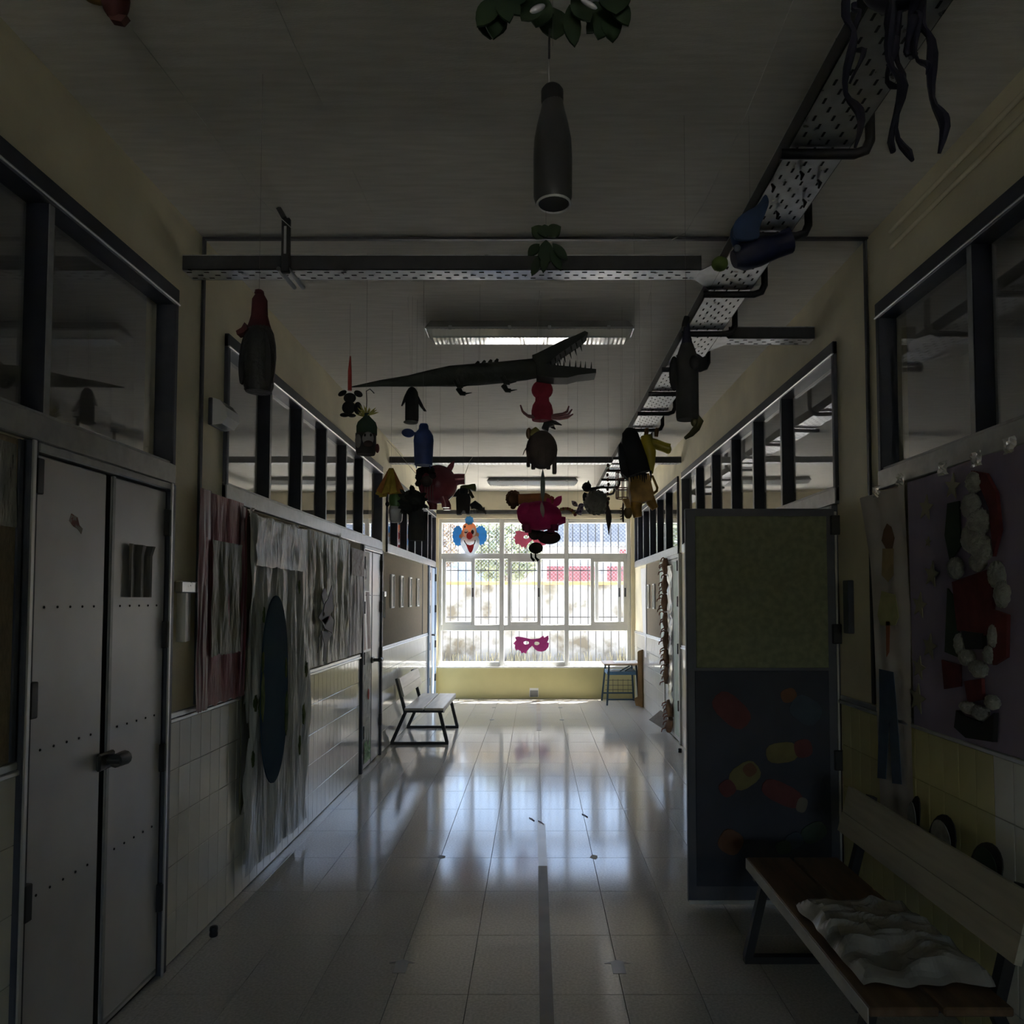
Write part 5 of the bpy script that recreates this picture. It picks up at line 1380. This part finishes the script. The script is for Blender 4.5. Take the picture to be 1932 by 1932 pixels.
# --- small black figure with green hat, and the dark insect
Ye = 4.7; t = craft('green_hat_figure', 'small black paper figure wearing an olive green hat', Ye, 874, 915, 972)
obj('body', pr(Ye, [(861,940),(865,932),(886,932),(888,940),(886,970),(880,970),(877,964),(874,964),(870,971),(862,971)], .05), BLK, t)
obj('arm', pr(Ye, [(866,922),(860,930),(855,937),(862,937),(867,932)], .03), BLK, t); obj('arm', pr(Ye, [(884,920),(890,928),(895,938),(890,940),(885,932)], .03), cm('brown_olive_card', (.06,.055,.03), .8), t)
obj('head', bl(Ye, 875, 926, 9, 9, 7), CHAR, t, True)
obj('hat', pr(Ye, smooth_pts([(869,921),(872,917),(884,916),(897,914),(897,926),(890,924),(880,922)], 2), .06), cm('olive_green_felt', (.11,.13,.035), .8), t)
t = craft('paper_insect', 'black feathery paper insect hanging right of the green hatted figure', Ye, 902, 947, 974)
obj('body', tb(Ye, [(888,956),(896,952),(904,957),(911,962),(917,970)], [5,8,6,3,1], 8), BLK, t, True)
for k in range(9): x = 889+k*3; obj('leg', tb(Ye, [(x, 957), (x+2, 964+random.uniform(0,6))], [1.2,.4], 4), BLK, t)

# --- red octopus
Yr = 3.9; RO = cm('crimson_felt', (.34,.028,.055), .85); t = craft('paper_octopus', 'crimson felt octopus with pink striped arms below the crocodile jaw', Yr, 1022, 716, 806)
obj('head', bl(Yr, 1023, 736, 20.5, 19.5, 14), RO, t, True)
obj('body', vl(MB(), Yr, 1023, [(19,794),(20.5,788),(20.5,775),(18,764),(13.5,757),(13,750)], 18, .7), RO, t, True)
PK = cm('pink_striped_card', (.30,.14,.15), .5)
for pts in ([(1006,788),(995,786),(986,778),(982,766)], [(1010,790),(998,788),(988,781)], [(1040,788),(1060,788),(1072,784),(1079,774)], [(1040,790),(1056,792),(1070,790),(1081,783)], [(1042,786),(1062,783),(1070,778),(1073,768)]):
    obj('arm', tb(Yr, pts, [3,3,2.5,1.5][:len(pts)], 6, [-.02]*len(pts)), PK, t, True)
for pts in ([(1038,794),(1048,798),(1060,802)], [(1034,796),(1042,805),(1048,810)]): obj('arm', tb(Yr, pts, [3,4,1], 6), BLK, t, True)

# --- brown elephant
Yz = 3.7; EL = cm('grey_brown_elephant', (.085,.062,.056), .8, bump=.3); t = craft('paper_elephant', 'grey brown paper elephant with a yellow cup on its back', Yz, 1022, 806, 895, zup=at(1022, 790, Yz).z)
obj('body', bl(Yz, 1022, 849, 30, 37, 26, n=20, m=14), EL, t, True)
for x, w, yo in ((997, 3.5, -.02), (1006, 4, .05), (1022, 7.5, -.05), (1035, 4, .05)):
    obj('leg', MB().bbox(at(x-w, 870, Yz).x, at(x+w, 870, Yz).x, Yz+yo-.02, Yz+yo+.02, at(x, 882, Yz).z, at(x, 855, Yz).z, .004), EL, t)
obj('trunk', MB().bbox(at(1042, 870, Yz).x, at(1050, 870, Yz).x, Yz-.02, Yz+.02, at(1046, 894, Yz).z, at(1046, 850, Yz).z, .004), EL, t)
obj('cup', tb(Yz, [(1002,823),(1008,818),(1015,810)], [9, 10, 7], 12), cm('olive_yellow_cup', (.22,.20,.05), .4), t, True)
obj('ear', bl(Yz, 998, 818, 6, 11, 10), cm('tan_card', (.17,.11,.06), .8), t, True)
obj('tail', tb(Yz, [(993,845),(989,852),(987,858)], [1.2,1,.8], 5), EL, t)
obj('leaf_hat', pr(Yz, [(1022,808),(1026,798),(1034,796),(1046,803),(1036,806),(1034,815)], .03), BLK, t)

# --- hanging feather blades in the middle
t = craft('paper_feather', 'slim grey blue paper feather hanging below the elephant', 3.7, 1023, 884, 950, zup=at(1023, 855, 3.7).z)
obj('vane', pr(3.7, leafp(1024, 884, 66, 4.6, -1.57, 8), .008), cm('grey_blue_card', (.14,.17,.16), .6), t)

# --- orange lion
Yl = 4.6; t = craft('paper_lion', 'orange tube lion with a ragged brown mane', Yl, 995, 922, 962)
obj('body', tb(Yl, [(978,942),(1000,942),(1030,941),(1037,942)], [10,11,11,8], 12), cm('burnt_orange_card', (.40,.14,.05), .7), t, True)
MN = cm('rust_brown_mane', (.14,.065,.035), .9)
obj('head', bl(Yl, 970, 941, 11, 11, 9), MN, t, True)
for k in range(14): a = 6.28*k/14; obj('mane_tuft', bl(Yl, 969+11*math.cos(a), 941-12*math.sin(a), 4.5, 4.5, jit=.2, n=8, m=6), MN, t)
obj('paw', bl(Yl, 968, 957, 5, 4, 4), MN, t, True)
obj('rose', bl(Yl, 1041, 943, 5, 7, 4, jit=.2), cm('red_tissue', (.34,.05,.05), .8), t)

# --- magenta pig
Yw = 3.95; MG = cm('magenta_crepe', (.58,.018,.17), .7, scale=8, transl=.15); t = craft('magenta_pig', 'bright magenta crepe paper pig with a grey strip on its side', Yw, 1020, 938, 1004)
obj('body', bl(Yw, 1018, 973, 42, 28, 30, n=24, m=16), MG, t, True)
obj('rump', bl(Yw, 992, 966, 17, 18, 26), MG, t, True)
obj('ear', pr(Yw, leafp(1044, 958, 26, 7, .95, 6), .012, -.03), MG, t); obj('ear', pr(Yw, leafp(1038, 953, 16, 5, 1.9, 6), .012, .03), MG, t)
obj('snout', tb(Yw, [(1052,983),(1064,981),(1067,981)], [9, 6.5, 6], 12), MG, t, True)
for x, yo in ((992,-.05),(1046,-.05),(996,.05),(1040,.05)): obj('leg', tb(Yw, [(x, 992), (x, 1003)], [8, 6.5], 9, [yo, yo]), cm('dark_magenta_crepe', (.24,.010,.075), .7), t, True)
obj('side_strip', pr(Yw, leafp(1021, 952, 30, 4, -1.45, 6), .004, -.125), cm('lilac_grey_card', (.30,.24,.25), .6), t)

# --- brown round-eared dog with two legs
Yv = 4.15; BR = cm('dark_brown_foam', (.040,.034,.030), .8); t = craft('round_ear_dog', 'dark brown foam dog with round ear and two thin legs, lowest in the middle', Yv, 1018, 995, 1060)
for nm, a in (('ear', (1009,1007,12.5,12)), ('head', (1036,1014,22,13)), ('cheek', (1020,1010,10,9)), ('body', (1011,1034,13.5,11))):
    obj(nm, bl(Yv, *a, 8), BR, t, True)
for x in (1002, 1010): obj('leg', tb(Yv, [(x, 1043), (x+.5, 1052), (x+6, 1058)], [1.6, 2.2, 3.2], 6), BLK, t, True)
obj('mouth', tb(Yv, [(1030,1008),(1040,1010),(1050,1006)], .8, 5, [-.03]*3), cm('dull_red_card', (.16,.05,.05), .7), t)

# --- caterpillar, butterfly, sheep, feather, twig
t = craft('little_caterpillar', 'little red and yellow striped paper caterpillar right of the magenta pig', 4.8, 1072, 955, 974)
for i, (x, y) in enumerate(((1059,961),(1063,960),(1067,960),(1071,960),(1075,961),(1079,963),(1082,967),(1085,971))):
    obj('segment', bl(4.8, x, y, 3.2, 3.2), cm('red_card', (.26,.05,.035), .7) if i % 2 else cm('ochre_card2', (.32,.22,.06), .7), t, True)
t = craft('paper_butterfly', 'small violet patterned paper butterfly beside the sheep', 4.9, 1090, 945, 972)
VI = mat('violet_patterned_paper', (.10,.055,.14), .6, c2=(.42,.36,.46), scale=60, lo=.45, hi=.55)
for x, y, L, w, a in ((1090,956,16,4.5,2.4),(1090,957,14,5,.4),(1090,958,16,6,-1.2),(1090,958,12,4,-.3)): obj('wing', pr(4.9, leafp(x, y, L, w, a, 5), .004, random.uniform(-.01,.01)), VI, t)
Yf = 4.55; SH = cm('grey_wool', (.27,.27,.25), .95, bump=.8, bscale=60); t = craft('wool_sheep', 'grey woolly paper sheep with a dark head', Yf, 1122, 910, 973)
obj('body', bl(Yf, 1125, 948, 21, 21, 15), SH, t, True)
for k in range(18): a = 6.28*k/18; obj('wool_tuft', bl(Yf, 1125+19.5*math.cos(a), 948-19.5*math.sin(a), 5, 5, 8, jit=.12, n=8, m=6), SH, t, True)
DS = cm('dark_grey_wool', (.055,.055,.052), .95)
obj('head', bl(Yf, 1107, 919, 9, 9, 7, jit=.08), DS, t, True); obj('ear', pr(Yf, [(1107,912),(1110,906),(1113,913)], .02), DS, t)
obj('neck', tb(Yf, [(1112,924),(1125,921),(1140,918)], [4,3,2], 7), DS, t, True); obj('tail', bl(Yf, 1104, 938, 5, 9, 6, jit=.15), DS, t)
t = craft('leaf_pendant', 'brown paper leaf on a beaded cord right of the sheep', 4.3, 1148, 870, 1011)
BW = cm('brown_leaf_card', (.085,.062,.050), .7)
obj('leaf', pr(4.3, smooth_pts([(1146,950),(1151,962),(1154,978),(1151,995),(1149,1010),(1146,995),(1143,978),(1144,962)], 3), .008), BW, t)
for k in range(9): obj('bead', bl(4.3, 1147+1.2*math.sin(k*2), 878+k*9, 2.6, 3.6), cm('red_brown_bead', (.12,.05,.04), .5), t, True)
t = craft('twig_charm', 'small dark twig charm hanging left of the orange tin cow', 4.1, 1175, 945, 986)
obj('twig', tb(4.1, [(1176,948),(1175,965),(1176,985)], [1.6,2.6,1.8], 6), BW, t, True)
for k in range(5): obj('thorn', tb(4.1, [(1175,958+k*5),(1170,960+k*5)], [1.4,.8], 5), BW, t)

# --- black hairy bottle, yellow giraffe, orange tin cow, wire basket
Yj = 3.25; HB = cm('black_wool_wrap', (.014,.014,.017), .95); t = craft('hairy_bottle', 'large black woolly bottle head hanging in front of the yellow giraffe', Yj, 1198, 806, 912)
obj('body', tb(Yj, [(1190,809),(1189,818),(1192,840),(1199,870),(1206,894)], [9,15.5,19.5,23,22], 16), HB, t, True)
obj('flap', pr(Yj, [(1170,836),(1166,842),(1169,870),(1173,895),(1184,905),(1182,860)], .05), HB, t)
for k in range(9): x = 1186+k*5; obj('fringe', tb(Yj, [(x, 890), (x+1, 902+random.uniform(0, 8))], [2.4,.6], 5, [random.uniform(-.04,.04)]*2), HB, t)
Yi = 3.9; GY_ = cm('mustard_yellow_gloss', (.42,.34,.03), .3, scale=6); t = craft('giraffe_bottle', 'mustard yellow bottle giraffe head facing the right wall', Yi, 1230, 808, 900)
obj('neck', tb(Yi, [(1229,894),(1228,875),(1226,855),(1222,838),(1219,822)], [3,8,12,13,11], 14), GY_, t, True)
obj('head', tb(Yi, [(1222,836),(1236,838),(1250,843),(1262,847)], [11,10,9.5,10], 14), GY_, t, True)
obj('nose', bl(Yi, 1260, 848, 7, 9, 9), GY_, t, True)
for x in (1219, 1238): obj('horn', tb(Yi, [(x, 824), (x+1, 812), (x+2, 808)], [3.5, 4.5, 3], 8), cm('rust_horn', (.18,.085,.025), .6), t, True)
Yk2 = 3.7; OT = cm('amber_tin', (.36,.20,.03), .5, scale=20, var=.3); t = craft('tin_cow', 'amber cardboard cow with a looped handle and spread legs', Yk2, 1208, 884, 982)
obj('body', MB().prism([at(x, y, Yk2)+Vector((0,-.05,0)) for x, y in [(1188,898),(1222,896),(1230,930),(1228,945),(1210,950),(1190,948),(1186,925)]], .10), OT, t)
obj('front_leg', tb(Yk2, [(1202,940),(1200,958),(1203,976)], [12,11,8], 10), OT, t, True)
obj('hind_leg', tb(Yk2, [(1222,935),(1230,950),(1236,960)], [11,9,7], 10), OT, t, True)
obj('handle', tb(Yk2, [(1226,899),(1231,899),(1240,920),(1239,926),(1230,933),(1226,932)], 2.6, 8), OT, t, True)
obj('belly_flap', bl(Yk2, 1185, 967, 8, 12, 6), cm('dull_amber', (.17,.11,.03), .6), t, True)
obj('neck_piece', pr(Yk2, [(1174,942),(1186,942),(1190,958),(1182,960)], .03), OT, t)
Yb2 = 4.4; WB = cm('red_brown_wire', (.15,.06,.05), .5, metal=.3); t = craft('wire_basket', 'reddish wire basket hanging behind the black woolly bottle', Yb2, 1172, 870, 942)
cx_, s_ = at(1175, 900, Yb2).x, pxm(Yb2)
for y in (890, 905, 922, 940):
    z = at(1175, y, Yb2).z; obj('hoop', MB().tube([(cx_+13*s_*math.cos(a), Yb2+13*s_*math.sin(a), z) for a in [6.2832*k/14 for k in range(15)]], .0035, 5), WB, t)
for k in range(8):
    a = 6.2832*k/8; obj('upright_wire', MB().tube([(cx_+13*s_*math.cos(a), Yb2+13*s_*math.sin(a), at(1175, y, Yb2).z) for y in (888, 941)], .0028, 5), WB, t)

# ---------------------------------------------------------------- foam cutouts stuck to the far window
YW = YB+.040
def foam(name, c, tr=.45): return cm(name, c, .7, transl=tr, var=.06)
fb, fs_, fw, fr_, fk = foam('sky_blue_foam', (.10,.34,.58)), foam('skin_orange_foam', (.72,.38,.22)), foam('white_foam', (.78,.79,.80)), foam('red_foam', (.55,.04,.05)), foam('black_foam', (.02,.02,.02), .1)
ck = thing('clown_face', 'foam clown face with blue hair and red nose stuck on the window', 'clown cutout', (at(886, 1048, YB).x, YB, at(886, 1048, YB).z))
def scallop(cx, cy, rx, ry, n=9, amp=.10):
    return [(cx+rx*(1+amp*math.sin(n*a))*math.cos(a), cy+ry*(1+amp*math.sin(n*a))*math.sin(a)) for a in [2*math.pi*k/60 for k in range(60)]]
YC_ = YB-.006
def pl_(nm, pts, m, lay, th=.006): return obj(nm, pr(YC_, pts, th, -.006*lay), m, ck)
pl_('hair', scallop(864, 1011, 10, 19, 13, .06), fb, 0); pl_('hair', scallop(907, 1010, 11.5, 18, 13, .06), fb, 0)
pl_('head', smooth_pts([(874,990),(885,986),(896,989),(899,1000),(900,1012),(893,1022),(878,1022),(870,1012),(872,1000)], 4), fs_, 1)
pl_('hair_tuft', scallop(885.5, 982, 8, 8, 8, .08), fb, 2)
pl_('eye_patch', scallop(880, 1006, 4.2, 8, 3, 0), fw, 2); pl_('eye_patch', scallop(893, 1004, 4.5, 8, 3, 0), fw, 2)
pl_('ear', scallop(869, 1012, 2.6, 4, 3, 0), fs_, 2); pl_('ear', scallop(901.5, 1009, 2.6, 4, 3, 0), fs_, 2)
pl_('muzzle', smooth_pts([(869,1021),(873,1013),(879,1014),(886,1018),(894,1013),(901,1012),(905,1021),(903,1032),(895,1044),(887,1049),(879,1044),(871,1032)], 4), fw, 3)
pl_('eye', scallop(891.5, 1004, 2.8, 4.2, 3, 0), fk, 3); pl_('wink', [(876,1003),(880,1004),(883,1002),(881,1006),(877,1006)], fk, 3); pl_('brow', [(875,994),(878,991),(879,994),(877,997)], fk, 3)
pl_('nose', scallop(886, 1011, 5.6, 7, 3, 0), fr_, 4)
pl_('mouth', smooth_pts([(880,1027),(887,1029),(894,1027),(893,1036),(889,1043),(885,1041),(882,1034)], 3), fr_, 4)
for a in ([(876,1020),(878,1024),(881,1028)], [(897,1019),(896,1024),(894,1028)]): obj('smile_line', MB().tube([at(x, y, YC_)+Vector((0,-.026,0)) for x, y in a], .008, 6), fk, ck)
k_ = lambda cx, cy: (800+.2174*cx, 960+.2174*cy)
mask_o = [(775,1170),(800,1140),(790,1115),(815,1108),(860,1115),(935,1132),(1000,1125),(1035,1100),(1043,1118),(1078,1099),(1082,1130),(1068,1160),(1086,1163),(1080,1200),(1055,1230),(1020,1240),(985,1235),(960,1215),(940,1188),(915,1210),(893,1235),(885,1258),(862,1246),(848,1257),(838,1235),(815,1222),(800,1232),(788,1205),(790,1182)]
def mask(label, dy, c):
    o_ = [(k_(a, b)[0], k_(a, b)[1]+dy) for a, b in mask_o]
    hs = [[(k_(cx, cy)[0]+5.2*math.cos(a), k_(cx, cy)[1]+dy+3.4*math.sin(a)) for a in [2*math.pi*i/16 for i in range(16)]] for cx, cy in ((887,1163),(978,1168))]
    m = obj('foam_mask', plate_holes(YW, o_, hs, .008), foam(label[:20].replace(' ', '_'), c, .25)); return tag(m, label, 'mask', 'foam masks on the window')
mask('magenta foam eye mask stuck on the lower middle window pane', 0, (.40,.05,.24))
mask('rose pink foam eye mask stuck on the upper middle window pane', -199.6, (.62,.16,.26))

# ---------------------------------------------------------------- nylon strings stretched under the ceiling
def nylon(label, pts):
    o = obj('nylon_string', MB().tube([at(*p) for p in pts], .0016, 5), MT['string']); return tag(o, label, 'string', 'nylon strings under the ceiling')
nylon('pale string from the red bird to the strap bracket', [(243,48,1.96),(380,225,2.4),(490,375,2.85),(552,432,3.02)])
nylon('pale string crossing the ceiling left of the leaf cluster', [(510,-20,1.9),(552,78,2.1),(640,265,2.6),(702,402,3.05)])
nylon('pale string from the top edge to the crossing tray, left of the long tray', [(1510,-30,1.8),(1400,235,2.4),(1330,380,2.85),(1293,440,3.05),(1268,452,3.08)])
nylon('thin string running beyond the crossing tray toward the sheep', [(1232,530,3.4),(1205,650,4.1),(1180,800,5.6)])
nylon('thin string between the yellow cone and the doll head', [(730,830,4.1),(748,850,4.1),(786,895,4.1)])
